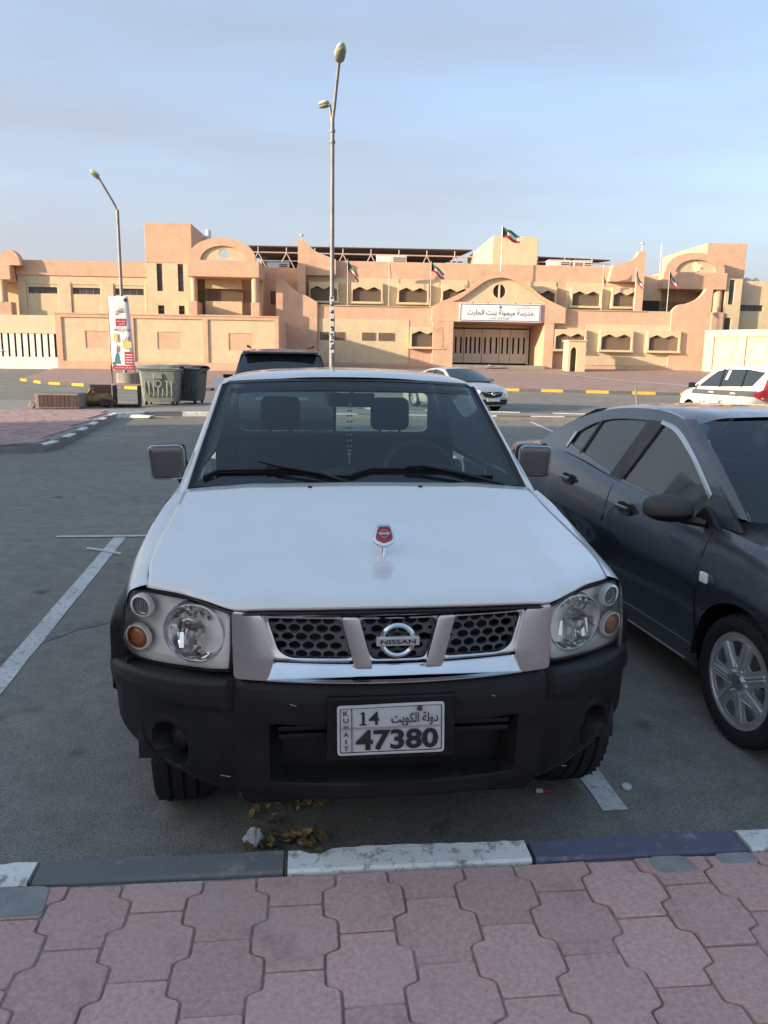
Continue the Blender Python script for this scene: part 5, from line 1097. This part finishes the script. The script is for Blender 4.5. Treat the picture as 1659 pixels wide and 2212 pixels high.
# ---- bonnet ornament
oz = hood_z(.012, .47); orn = bpy.data.objects.new('bonnet_ornament', None); COL.objects.link(orn); orn.parent = TR; orn.location = (.0, .385, hood_z(.0, .40) - .004); orn.scale = (1.12, 1.12, 1.12); orn.empty_display_size = .05
MB().lathe([(0, .016), (.010, .014), (.016, .006), (.019, 0)], n=20).tube([(0, 0, .005), (0, .006, .03), (0, .012, .05)], [.011, .007, .008], 10).build('stem', CHROME, orn, sm=40)
hexo = rounded([(-.018, .030), (.018, .030), (.031, -.010), (.026, -.024), (0, -.036), (-.026, -.024), (-.031, -.010)], .008, 3); Mo = Matrix.Rotation(R(-22), 3, 'X')
om = lambda d0: (lambda a, b, c_: Vector((0, .012, .085)) + Mo @ Vector((a, d0 + c_, b)))
panel('shield', hexo, [], .018, CHROME, orn, om(0), .004); hx2 = rounded([(-.0165, .026), (.0165, .026), (.026, -.009), (.021, -.017), (0, -.026), (-.021, -.017), (-.026, -.009)], .005, 3)
panel('red_field', hx2, [], .004, M('red_enamel', (.30, .015, .03), rough=.2, coat=.6), orn, om(-.003), .001)
panel('shield_ring', ellipse(0, .004, .0125, .0125, 24), [ellipse(0, .004, .0108, .0108, 24)], .002, M('pale_gold', (.62, .42, .34), rough=.3, metal=.6), orn, om(-.0045)); panel('shield_bar', rect(-.0175, .0175, .0005, .0075), [], .002, MATS['pale_gold'], orn, om(-.006))

# ------------------------------------------------------------------ cars
def build_car(P):
    T = thing(P['name'], P['label'], 'car', P['loc'], P['rz'])
    L0, w, paint, glass = P['L'], P['w'], P['paint'], P['glass']
    nf, nb = P.get('nose', .55), P.get('tail', .4)
    half = []
    for k in range(13): a = math.pi / 2 * k / 12; half.append((w * math.sin(a) ** (2 / 2.5), nf * (1 - math.cos(a) ** (2 / 2.5))))
    y = nf + .05
    while y < L0 - nb: half.append((w, y)); y += .05
    for k in range(13): a = math.pi / 2 * k / 12; half.append((w * math.cos(a) ** (2 / 3.0), L0 - nb * (1 - math.sin(a) ** (2 / 3.0))))
    half = [(max(0.0, x), y) for x, y in half]
    rows_r = [0, .05, .14, .28, .42, .56, .70, .82, .91, .97, 1.0]; ins = P.get('ins', [.06, .035, .018, .012, .006, .0, .006, .022, .034, .05, .075])
    def zbot(x, y):
        z = P['sill']
        if abs(x) > .55 * w:
            for yw in P['wheels']:
                d = abs(y - yw); ra = P['ra']
                if d < ra: z = max(z, P['R'] + math.sqrt(ra * ra - d * d))
        return z
    loop = half + [(-x, y) for x, y in reversed(half[1:-1])]; N = len(loop); grid = []
    for i in range(N):
        (xa, ya), (xb, yb) = loop[i - 1], loop[(i + 1) % N]; d = Vector((xb - xa, yb - ya, 0)).normalized(); nrm = Vector((-d.y, d.x, 0)); x, y = loop[i]
        if nrm.x * x + nrm.y * (y - L0 / 2) > 0: nrm = -nrm
        zb, zt = zbot(x, y), interp(y, P['top']); row = []
        for r_, k in zip(rows_r, ins):
            z = lerp(zb, zt, r_)
            q = (z - P['sill']) / (zt - P['sill']); kk = interp(q, list(zip(rows_r, ins)))
            kk += P.get('crease', 0) * math.exp(-((z - interp(y, P['cline'])) / .02) ** 2) if 'cline' in P else 0
            row.append((x + nrm.x * kk, y + nrm.y * kk, z))
        grid.append(row)
    MB().grid(grid, closed_u=True).build('body', paint, T, sm=50)
    topx = {round(grid[i][-1][1], 4): abs(grid[i][-1][0]) for i in range(len(half))}; tl = sorted(topx.items())
    def deck(name, y0, y1, crown):
        rws = []
        for yy, xx in tl:
            if y0 <= yy <= y1: rws.append([(xx * k / 6, yy, interp(yy, P['top']) + crown(yy) * (1 - (k / 6) ** 2)) for k in range(-6, 7)])
        return MB().grid(rws).build(name, paint, T, sm=50) if len(rws) > 1 else None
    hc = P['hoodcrown']; deck('hood', -1, P['wb'] + .12, lambda y: hc * sstep(-.05, .5, y))
    if P.get('tb'): deck('boot_lid', P['tb'] - .12, 99, lambda y: P.get('bootcrown', .03) * sstep(L0, L0 - .3, y))
    # greenhouse
    zb0 = P['belt0']; tw = interp(P['wb'] + .6, tl)
    def gx(z, c_=0): return tw - .005 - (z - zb0) * P['tumble'] - .10 * max(0, z - P['roofz'] + .16) - c_
    ybow = P.get('bow', .16)
    def side(s, d=0): return lambda a, b, c_: Vector((s * gx(b, c_ + d), a, b))
    for s in (1, -1):
        panel('window_surround', P['frame'], [P['opening']], .02, paint, T, side(s))
        for win in P['wins']: panel('side_window', win, [], .004, glass, T, side(s, .012))
        for pil in P.get('pillars', []): panel('door_pillar', pil, [], .012, P.get('pilmat', BLKT), T, side(s, -.002))
        for tr in P.get('chromes', []): panel('window_trim', tr, [], .008, CHROMED, T, side(s, -.007), .002)
    # windscreen, back glass, roof
    (yb_, zb_), (yt_, zt_) = P['ws']
    def curve(y, z, x, bow, n=9, cz=0): return [(x * k / (n // 2), y + bow * (abs(k) / (n // 2)) ** 2, z + cz * (1 - (k / (n // 2)) ** 2)) for k in range(-(n // 2), n // 2 + 1)]
    wg = [curve(lerp(yb_, yt_, t) - ybow, lerp(zb_, zt_, t) + .015 * math.sin(math.pi * t), lerp(gx(zb_) - .0, gx(zt_) - .02, t), ybow * lerp(1, .8, t), cz=.02 * t) for t in (0, .25, .5, .75, 1)]
    MB().grid(patch(wg, 3, 2)).build('windscreen', P['wsglass'], T, sm=60)
    for s in (1, -1):
        a0 = []
        for t in (0, .25, .5, .75, 1):
            p = wg[[0, .25, .5, .75, 1].index(t)][0 if s < 0 else -1]; fz_2 = lerp(zb_, zt_, t); a0.append([p, (s * (gx(fz_2) + .0), p[1] + .03, fz_2 + .004), (s * (gx(fz_2) - .0), p[1] + .09, fz_2)])
        MB().grid(a0).build('windscreen_pillar', paint, T, sm=60)
    (yrb, zrb), (yrt, zrt) = P['rg']; rb = P.get('rbow', .10)
    rg = [curve(lerp(yrb, yrt, t) + rb, lerp(zrb, zrt, t) + .015 * math.sin(math.pi * t), lerp(gx(zrb) - .04, gx(zrt) - .04, t), -rb, cz=.02 * t) for t in (0, .33, .66, 1)]
    MB().grid(patch(rg, 3, 2)).build('rear_window', P['wsglass'], T, sm=60)
    for s in (1, -1):
        q0 = [[rg[k][0 if s < 0 else -1], (s * (gx(rg[k][0][2]) - .0), rg[k][0][1] - .05, rg[k][0][2])] for k in range(4)]; MB().grid(q0).build('rear_pillar', paint, T, sm=60)
    rf = []
    for t in [k / 8 for k in range(9)]:
        yy = lerp(yt_, yrt, t); zz = interp(yy, P['roof']); e = lerp(ybow * .8, -rb, t); yy0 = lerp(yt_ - ybow, yrt + rb, t)
        xr = gx(min(zz, P['roofz']) - .03) - .0
        rf.append([(xr * k / 5, yy0 + e * (abs(k) / 5) ** 2, zz - (.035 * (abs(k) / 5) ** 2.5) - (.03 if abs(k) == 5 else 0)) for k in range(-5, 6)])
    MB().grid(patch(rf, 2, 3)).build('roof', paint, T, sm=60)
    MB().box(-w * .86, w * .86, P['wheels'][0] + .45, P['wheels'][1] - .45, P['sill'] + .03, P['sill'] + .08).build('floor_pan', BLKT, T)
    MB().box(-w * .6, w * .6, .3, L0 - .3, P['sill'] + .04, P['sill'] + .3).build('underbody', BLKT, T)
    for s in (1, -1):
        for yw in P['wheels']: wheel(T, (s * (w - .115), yw, P['R']), P['R'], P.get('tw', .19), s, P.get('wstyle', 'spoke'), P.get('steer', 0) if yw == P['wheels'][0] else 0, P.get('rimk', .66))
        for yw in P['wheels']:
            xa, xb = sorted((s * .40, s * (w - .015))); MB().lathe([(P['ra'] - .005, xa), (P['ra'] - .005, xb)], (0, yw, P['R']), 'x', 18, 0, math.pi).build('wheel_well', BLKT, T)
    return T, gx

# ---- dark grey sedan parked on the right
CP = dict(name='parked_sedan', label='dusty dark grey sedan parked beside the pickup, cut by the right edge', loc=(2.804, 2.137, 0), rz=R(4), L=4.32, w=.85, paint=GREY, glass=CGL, wsglass=WS,
    sill=.20, wheels=(.95, 3.50), R=.295, ra=.345, ins=[.085, .06, .04, .022, .010, .002, .0, .016, .034, .054, .08], nose=.62, tail=.42, wstyle='hubcap', rimk=.735, steer=R(0), tw=.185, crease=-.012, cline=[(0, .62), (1.2, .705), (2.2, .76), (3.4, .82), (4.3, .86)],
    top=[(0, .62), (.25, .74), (.6, .845), (.95, .905), (1.24, .925), (1.67, .945), (2.29, .985), (2.83, 1.045), (3.2, 1.075), (3.7, 1.065), (4.2, 1.02), (4.32, .95)], hoodcrown=.055, wb=1.10, tb=3.62, belt0=.95, tumble=.36, roofz=1.40,
    ws=((1.07, .985), (1.86, 1.375)), rg=((3.66, 1.075), (3.02, 1.36)), roof=[(1.7, 1.385), (2.0, 1.425), (2.35, 1.435), (2.8, 1.415), (3.15, 1.36)], bow=.20,
    frame=crv([(1.10, .93), (1.42, 1.13), (1.72, 1.305), (1.98, 1.385), (2.3, 1.405), (2.75, 1.375), (3.1, 1.30), (3.42, 1.19), (3.66, 1.065)], 4) + [(3.3, 1.03), (2.83, 1.02), (2.29, .965), (1.67, .925)],
    opening=crv([(1.27, .95), (1.50, 1.09), (1.70, 1.205), (1.92, 1.30), (2.2, 1.338), (2.6, 1.325), (2.88, 1.275), (3.08, 1.19), (3.13, 1.12)], 4) + [(2.95, 1.09), (2.3, 1.0), (1.67, .96)],
    wins=[rounded([(1.26, .94), (1.50, 1.10), (1.70, 1.215), (1.92, 1.31), (2.12, 1.34), (2.30, .99), (1.67, .95)], .01), rounded([(2.22, 1.345), (2.6, 1.335), (2.80, 1.295), (2.905, 1.08), (2.36, 1.0)], .01), rounded([(2.82, 1.295), (3.09, 1.20), (3.14, 1.12), (2.93, 1.08)], .01)],
    pillars=[[(2.08, 1.345), (2.25, 1.345), (2.42, 1.0), (2.27, .985)], [(2.795, 1.30), (2.815, 1.295), (2.93, 1.07), (2.905, 1.07)], [(1.24, .93), (1.43, 1.055), (1.40, .95)]], pilmat=DUSTG,
    chromes=[crv([(1.40, 1.030), (1.50, 1.092), (1.70, 1.208), (1.92, 1.303), (2.10, 1.335)], 4) + crv([(2.10, 1.352), (1.91, 1.322), (1.69, 1.228), (1.49, 1.112), (1.395, 1.052)], 4), [(3.07, 1.20), (3.10, 1.20), (3.165, 1.10), (3.14, 1.085), (3.12, 1.12)]])
car, gx = build_car(CP)
def cside(z, s=-1): return s * .85
for y, z in ((2.04, .865), (2.83, .915)):
    for s in (1, -1):
        cupx = s * .846; h_ = MB().lathe([(0, .006), (.045, .004), (.062, -.002)], (0, 0, 0), 'x', 20).build('door_handle', DUSTG, car, loc=(cupx - s * .004, y, z), rot=(0, 0, 0), sm=40); h_.scale = (1, 1.35, .62)
        MB().rbox((cupx + s * .012, y, z + .006), (.016, .15, .026), Matrix.Identity(3)).build('handle_grip', GREY, car, bev=.008)
for s in (1, -1):
    for ya, yb, zt in ((1.255, 1.275, .93), (2.28, 2.20, .975)):   # door shut lines
        pts_ = []
        for k in range(25):
            t = k / 24; yy = lerp(ya, yb, t) + .02 * math.sin(3 * t); zz = lerp(zt - .01, .26, t); top_ = interp(yy, CP['top']); q = (zz - .20) / (top_ - .20)
            kk = interp(q, list(zip([0, .05, .14, .28, .42, .56, .70, .82, .91, .97, 1.0], [.085, .06, .04, .022, .010, .002, .0, .016, .034, .054, .08]))) - .012 * math.exp(-((zz - interp(yy, CP['cline'])) / .02) ** 2)
            pts_.append((s * (.85 - kk), yy, zz))
        MB().tube(pts_, .0032, 6).build('shut_line', BLKT, car)
    MB().tube([(s * .852, yy, .268) for yy in (1.30, 1.8, 2.4, 3.1)], .006, 6).build('sill_strip', CHROMED, car)
    mk = MB().rbox((s * .862, 1.20, .70), (.016, .06, .05), Matrix.Identity(3)).build('side_indicator', SIGNW, car, bev=.012)
    # mirror
    c_ = Vector((s * .955, 1.40, .985)); sh_ = []
    for k in range(9):
        a = math.pi * k / 8; rr_ = math.sin(a) ** .55; sh_.append([c_ + Vector((-.125 * math.cos(a) * s, (.060 * math.cos(b) - .012) * rr_, (.072 * math.sin(b) * (1 if math.sin(b) > 0 else .85)) * rr_ - .012 * math.cos(a))) for b in [2 * math.pi * j / 16 for j in range(16)]])
    m_ = MB().grid(sh_, closed_v=True).build('door_mirror', DUSTG, car, sm=60); MB().grid([[p + Vector((0, -.002, -.004)) if False else Vector((c_.x + (p.x - c_.x) * .985, c_.y + (p.y - c_.y) * 1.02, min(p.z, c_.z - .022))) for p in r_] for r_ in sh_], closed_v=True).build('mirror_base', BLKT, m_, sm=60)
    MB().prism([(1.17, .925), (1.40, .935), (1.30, 1.02), (1.255, 1.0)], s * .80, s * .828, 'x').build('mirror_sail', BLKT, car, bev=.01); MB().tube([c_ + Vector((-s * .08, .0, -.05)), (s * .815, 1.28, .935)], .022, 8).build('mirror_stalk', BLKT, m_)
    hlm = MB().grid(patch([[(s * x, y, z) for x, y, z in r_] for r_ in [[(.50, .115, .69), (.66, .22, .70), (.79, .42, .715)], [(.50, .13, .63), (.68, .22, .625), (.81, .42, .64)], [(.52, .11, .565), (.68, .20, .56), (.80, .36, .575)]]], 3, 3)).build('headlight', LAMPSH, car, sm=60)
MB().tube([Vector((.62 * k / 5, 1.03 - .16 * (1 - (k / 5) ** 2), 1.00)) for k in range(-5, 6)], .010, 6).build('wiper', BLKT, car)
for x in (-.36, .36):
    st = MB().rbox((x, 2.25, .78), (.46, .14, .6), Matrix.Rotation(R(-14), 3, 'X')).box(x - .23, x + .23, 1.75, 2.2, .45, .58).build('seat', SEATM, car, bev=.05); MB().rbox((x, 2.36, 1.20), (.22, .09, .17), Matrix.Rotation(R(-8), 3, 'X')).build('headrest', SEATM, st, bev=.035)
MB().box(-.62, .62, 2.95, 3.1, .45, 1.0).build('rear_bench', SEATM, car, bev=.05); MB().box(-.70, .70, 1.25, 1.5, .6, .90).build('dashboard', CABIN, car, bev=.05); MB().box(-.66, .66, 3.1, 3.65, .95, .98).build('parcel_shelf', CABIN, car)
MB().lathe([(.165, -.012), (.18, 0), (.165, .012)], (.36, 1.62, .93), 'y', 24).build('steering_wheel', BLKT, car, sm=40)

# ---- dark wagon standing behind the pickup, seen from its rear
SP = dict(name='parked_wagon', label='dark wagon seen from behind over the pickup roof', loc=(-.42, 18.6, 0), rz=R(180 + 2), L=4.9, w=.95, paint=SUVP, glass=DGLASS, wsglass=DGLASS, sill=.32, wheels=(.9, 3.75), R=.37, ra=.42, nose=.5, tail=.22, tw=.24,
    top=[(0, .85), (.4, 1.02), (1.2, 1.12), (2, 1.15), (3.5, 1.16), (4.9, 1.14)], hoodcrown=.05, wb=1.2, belt0=1.14, tumble=.30, roofz=1.83, ws=((1.2, 1.14), (1.95, 1.76)), rg=((4.86, 1.15), (4.66, 1.70)), roof=[(1.8, 1.77), (2.4, 1.835), (3.6, 1.84), (4.7, 1.77)], bow=.12, rbow=.05,
    frame=rounded([(1.25, 1.10), (1.6, 1.42), (1.95, 1.72), (2.3, 1.79), (4.2, 1.80), (4.65, 1.73), (4.84, 1.12)], .04), opening=rounded([(1.55, 1.17), (2.1, 1.66), (4.45, 1.68), (4.6, 1.6), (4.66, 1.17)], .04), wins=[rounded([(1.5, 1.16), (2.1, 1.67), (4.47, 1.69), (4.62, 1.6), (4.68, 1.16)], .03)], pillars=[[(2.95, 1.67), (3.06, 1.67), (3.1, 1.16), (2.99, 1.16)], [(3.9, 1.68), (4.0, 1.68), (4.04, 1.16), (3.94, 1.16)]])
sv, _ = build_car(SP)
MB().rbox((0, 4.78, 1.765), (1.28, .26, .035), Matrix.Rotation(R(-4), 3, 'X')).build('spoiler', SUVP, sv, bev=.012)
for s in (1, -1):
    MB().box(min(s * .80, s * .93), max(s * .80, s * .93), 4.80, 4.915, .95, 1.16).build('tail_lamp', REDL, sv, bev=.02); MB().tube([(s * .58, 2.2, 1.87), (s * .58, 4.3, 1.87)], .02, 6).build('roof_rail', BLKT, sv)
    MB().rbox((s * 1.07, 1.62, 1.24), (.20, .09, .16), Matrix.Identity(3)).tube([(s * .90, 1.6, 1.18), (s * 1.0, 1.62, 1.2)], .03, 6).build('door_mirror', BLKT, sv, bev=.04)
MB().box(-.26, .26, 4.905, 4.925, .78, .90).build('number_plate', SIGNW, sv); MB().box(-.9, .9, 4.84, 4.96, .42, .62).build('rear_bumper', BLKP, sv, bev=.03); MB().box(-.45, .45, 4.9, 4.92, .95, 1.0).build('chrome_strip', CHROMED, sv)

# ---- silver sedan on the road, nose to the right
ZP = dict(name='moving_sedan', label='silver sedan on the road half hidden by the right edge of the pickup', loc=(6.5, 25.6, 0), rz=R(22), L=4.75, w=.90, paint=SILV, glass=DGLASS, wsglass=DGLASS, sill=.20, wheels=(.93, 3.70), R=.32, ra=.37, nose=.55, tail=.4,
    top=[(0, .62), (.3, .74), (.9, .88), (1.35, .95), (2.2, .98), (3.2, 1.02), (3.9, 1.05), (4.6, 1.02), (4.75, .92)], hoodcrown=.06, wb=1.25, tb=3.9, belt0=.98, tumble=.42, roofz=1.43, ws=((1.25, .99), (2.05, 1.385)), rg=((4.0, 1.05), (3.2, 1.38)), roof=[(1.9, 1.39), (2.3, 1.445), (2.8, 1.45), (3.3, 1.385)], bow=.18,
    frame=rounded([(1.25, .95), (1.65, 1.19), (2.0, 1.36), (2.4, 1.415), (3.0, 1.39), (3.5, 1.25), (3.95, 1.03), (2.2, .965)], .04), opening=rounded([(1.5, 1.0), (2.0, 1.29), (2.4, 1.36), (3.0, 1.34), (3.35, 1.2), (3.5, 1.07)], .02), wins=[rounded([(1.48, .99), (2.0, 1.30), (2.4, 1.37), (3.0, 1.35), (3.37, 1.2), (3.53, 1.06)], .02)], pillars=[[(2.5, 1.37), (2.6, 1.37), (2.68, 1.03), (2.58, 1.02)]])
mz, _ = build_car(ZP)
for s in (1, -1):
    MB().grid(patch([[(s * x, y, z) for x, y, z in r_] for r_ in [[(.45, .10, .72), (.66, .22, .755), (.84, .48, .79)], [(.45, .06, .66), (.68, .17, .67), (.875, .45, .70)], [(.50, .07, .61), (.70, .18, .61), (.88, .40, .64)]]], 3, 3)).build('headlight', LAMPSH, mz, sm=60)
    MB().rbox((s * 1.0, 1.5, 1.02), (.2, .1, .13), Matrix.Identity(3)).tube([(s * .86, 1.42, .97), (s * .95, 1.5, .99)], .025, 6).build('door_mirror', SILV, mz, bev=.04); MB().lathe([(0, 0), (.05, 0), (.06, .02)], (s * .70, .14, .42), 'y', 14).build('fog_lamp', CHROMED, mz, sm=40)
MB().prism([(-.42, .68), (.42, .68), (.32, .52), (0, .47), (-.32, .52)], -.03, .05).build('grille', BLKT, mz, bev=.01); MB().tube([(x, -.035, .56 + .10 * abs(x) / .4 + .02) for x in (-.38, -.2, 0, .2, .38)], .012, 6).build('grille_chrome', CHROME, mz)
MB().lathe([(.04, -.05), (.065, -.055), (.07, -.045)], (0, 0, .62), 'y', 20).build('badge', CHROME, mz, sm=40); MB().prism([(-.62, .42), (.62, .42), (.55, .25), (-.55, .25)], -.02, .06).build('lower_intake', BLKT, mz, bev=.02); MB().box(-.26, .26, -.06, -.045, .36, .47).build('number_plate', SIGNW, mz)

# ---- white van-like hatch leaving to the left
EP = dict(name='moving_minivan', label='white minivan with dark waist stripe and red tail lamps at the right edge', loc=(12.25, 22.75, 0), rz=R(183), L=4.40, w=.87, paint=WCAR, glass=DGLASS, wsglass=DGLASS, sill=.22, wheels=(.85, 3.55), R=.315, ra=.37, nose=.5, tail=.22,
    top=[(0, .72), (.35, .88), (.8, 1.0), (1.1, 1.04), (2.2, 1.06), (3.4, 1.09), (4.40, 1.12)], hoodcrown=.05, wb=.85, belt0=1.05, tumble=.28, roofz=1.66, ws=((.85, 1.04), (1.75, 1.58)), rg=((4.34, 1.13), (4.10, 1.56)), roof=[(1.6, 1.59), (2.1, 1.665), (3.2, 1.68), (4.1, 1.62)], bow=.14, rbow=.05,
    frame=rounded([(.95, 1.01), (1.35, 1.30), (1.75, 1.54), (2.1, 1.625), (3.2, 1.64), (4.05, 1.585), (4.30, 1.08), (2.2, 1.03)], .04), opening=rounded([(1.15, 1.07), (1.5, 1.30), (1.85, 1.50), (2.2, 1.56), (3.2, 1.565), (3.95, 1.50), (3.6, 1.14), (2.2, 1.085)], .02), wins=[rounded([(1.14, 1.06), (1.5, 1.31), (1.85, 1.51), (2.2, 1.57), (3.2, 1.575), (3.97, 1.51), (3.6, 1.13), (2.2, 1.075)], .02)], pillars=[[(2.1, 1.565), (2.17, 1.57), (2.2, 1.08), (2.12, 1.08)], [(3.1, 1.57), (3.15, 1.57), (3.17, 1.1), (3.11, 1.1)]])
et, egx = build_car(EP)
STRP = M('stripe_grey', (.09, .09, .095), rough=.4)
for s in (1, -1):
    sm_ = lambda a, b, c_, s=s: Vector((s * (.870 - .12 * max(0, b - .90) - c_), a, b))
    panel('waist_stripe', [(.95, .86), (1.0, .985), (3.95, 1.03), (3.95, .88)], [], .004, STRP, et, lambda a, b, c_, f=sm_: f(a, b, c_ - .006))
    for yh in (1.95, 2.95): MB().rbox((s * .872, yh, .935), (.035, .22, .04), Matrix.Identity(3)).build('door_handle', WCAR, et, bev=.012)
    for yh in (2.15, 3.13): MB().tube([(s * .874, yh, .3), (s * .874, yh, .86), (s * .862, yh - .02, 1.03)], .006, 5).build('shut_line', STRP, et)
    tl_ = panel('tail_lamp', rounded([(3.86, .88), (4.25, .80), (4.40, .80), (4.40, 1.08), (4.31, 1.42), (4.22, 1.42), (4.22, 1.06), (3.90, .98)], .03), [], .05, REDL, et, lambda a, b, c_, s=s: Vector((s * (.882 - .30 * max(0, b - 1.05) - .5 * max(0, a - 4.28) ** 1.2 - c_), a, b)))
    MB().box(min(s * .55, s * .80), max(s * .55, s * .80), 4.395, 4.425, .84, 1.0).build('rear_lamp', REDL, et, bev=.02)
    MB().rbox((s * .98, 1.12, 1.10), (.17, .10, .14), Matrix.Identity(3)).tube([(s * .84, 1.1, 1.05), (s * .92, 1.12, 1.06)], .025, 6).build('door_mirror', BLKT, et, bev=.04)
    rt_ = (math.pi / 2, 0, math.pi / 2 if s > 0 else -math.pi / 2)
    text('door_lettering', ar('تاكسي جوالة'), .40, .07, BLACKTX, et, (s * .876, 1.5, .76), rt_, bold=.01); text('door_lettering', 'CALL TAXI', .34, .06, BLACKTX, et, (s * .876, 1.52, .64), rt_, bold=.01); text('door_lettering', '1407', .22, .12, BLACKTX, et, (s * .876, 2.4, .68), rt_, bold=.01, shear=.2)
    panel('window_sticker', [(2.3, 1.28), (2.42, 1.28), (2.47, 1.53), (2.35, 1.53)], [], .002, SIGNW, et, lambda a, b, c_, s=s: Vector((s * (egx(b) - .008), a, b)))
MB().tube([(0, 1.7, 1.66), (.0, 1.95, 1.86)], .006, 5).build('aerial', BLKT, et); MB().box(-.27, .27, 4.40, 4.42, .70, .81).build('number_plate', SIGNW, et); MB().box(-.70, .70, 4.385, 4.41, .98, 1.04).build('rear_trim', CHROMED, et); MB().box(-.80, .80, 4.36, 4.44, .30, .52).build('rear_bumper', WCAR, et, bev=.04)
# bollard-like post beside the minivan
tag(MB().tube([(9.75, 21.5, .1), (9.62, 21.5, 1.0)], .03, 8).build('leaning_post', POLE, sm=40), 'thin leaning grey post in front of the white minivan', 'post')

# ------------------------------------------------------------------ unseen block of flats, added left of the car park to shade it
fb = thing('added_shade_block', 'unseen sand coloured block of flats added left of the car park to throw the shade', 'building', (-20, 7.0, 0), R(0))
MB().box(-22, 0, -52, 0, -.2, 9.2).build('walls', CREAM, fb); MB().box(-22.3, .3, -52.3, .3, 9.2, 9.9).build('parapet', PEACH, fb)
for fl_ in range(2):
    for k in range(10):
        wq = MB().box(.004, .10, -4.2 - 4.8 * k, -2.2 - 4.8 * k, 1.4 + 3.5 * fl_, 3.0 + 3.5 * fl_).build('window', BROWN, fb); MB().box(.10, .12, -4.1 - 4.8 * k, -2.3 - 4.8 * k, 1.5 + 3.5 * fl_, 2.9 + 3.5 * fl_).build('pane', PANE, wq)
MB().box(.004, .08, -25, -23.4, 0, 2.4).build('door', BROWN, fb)
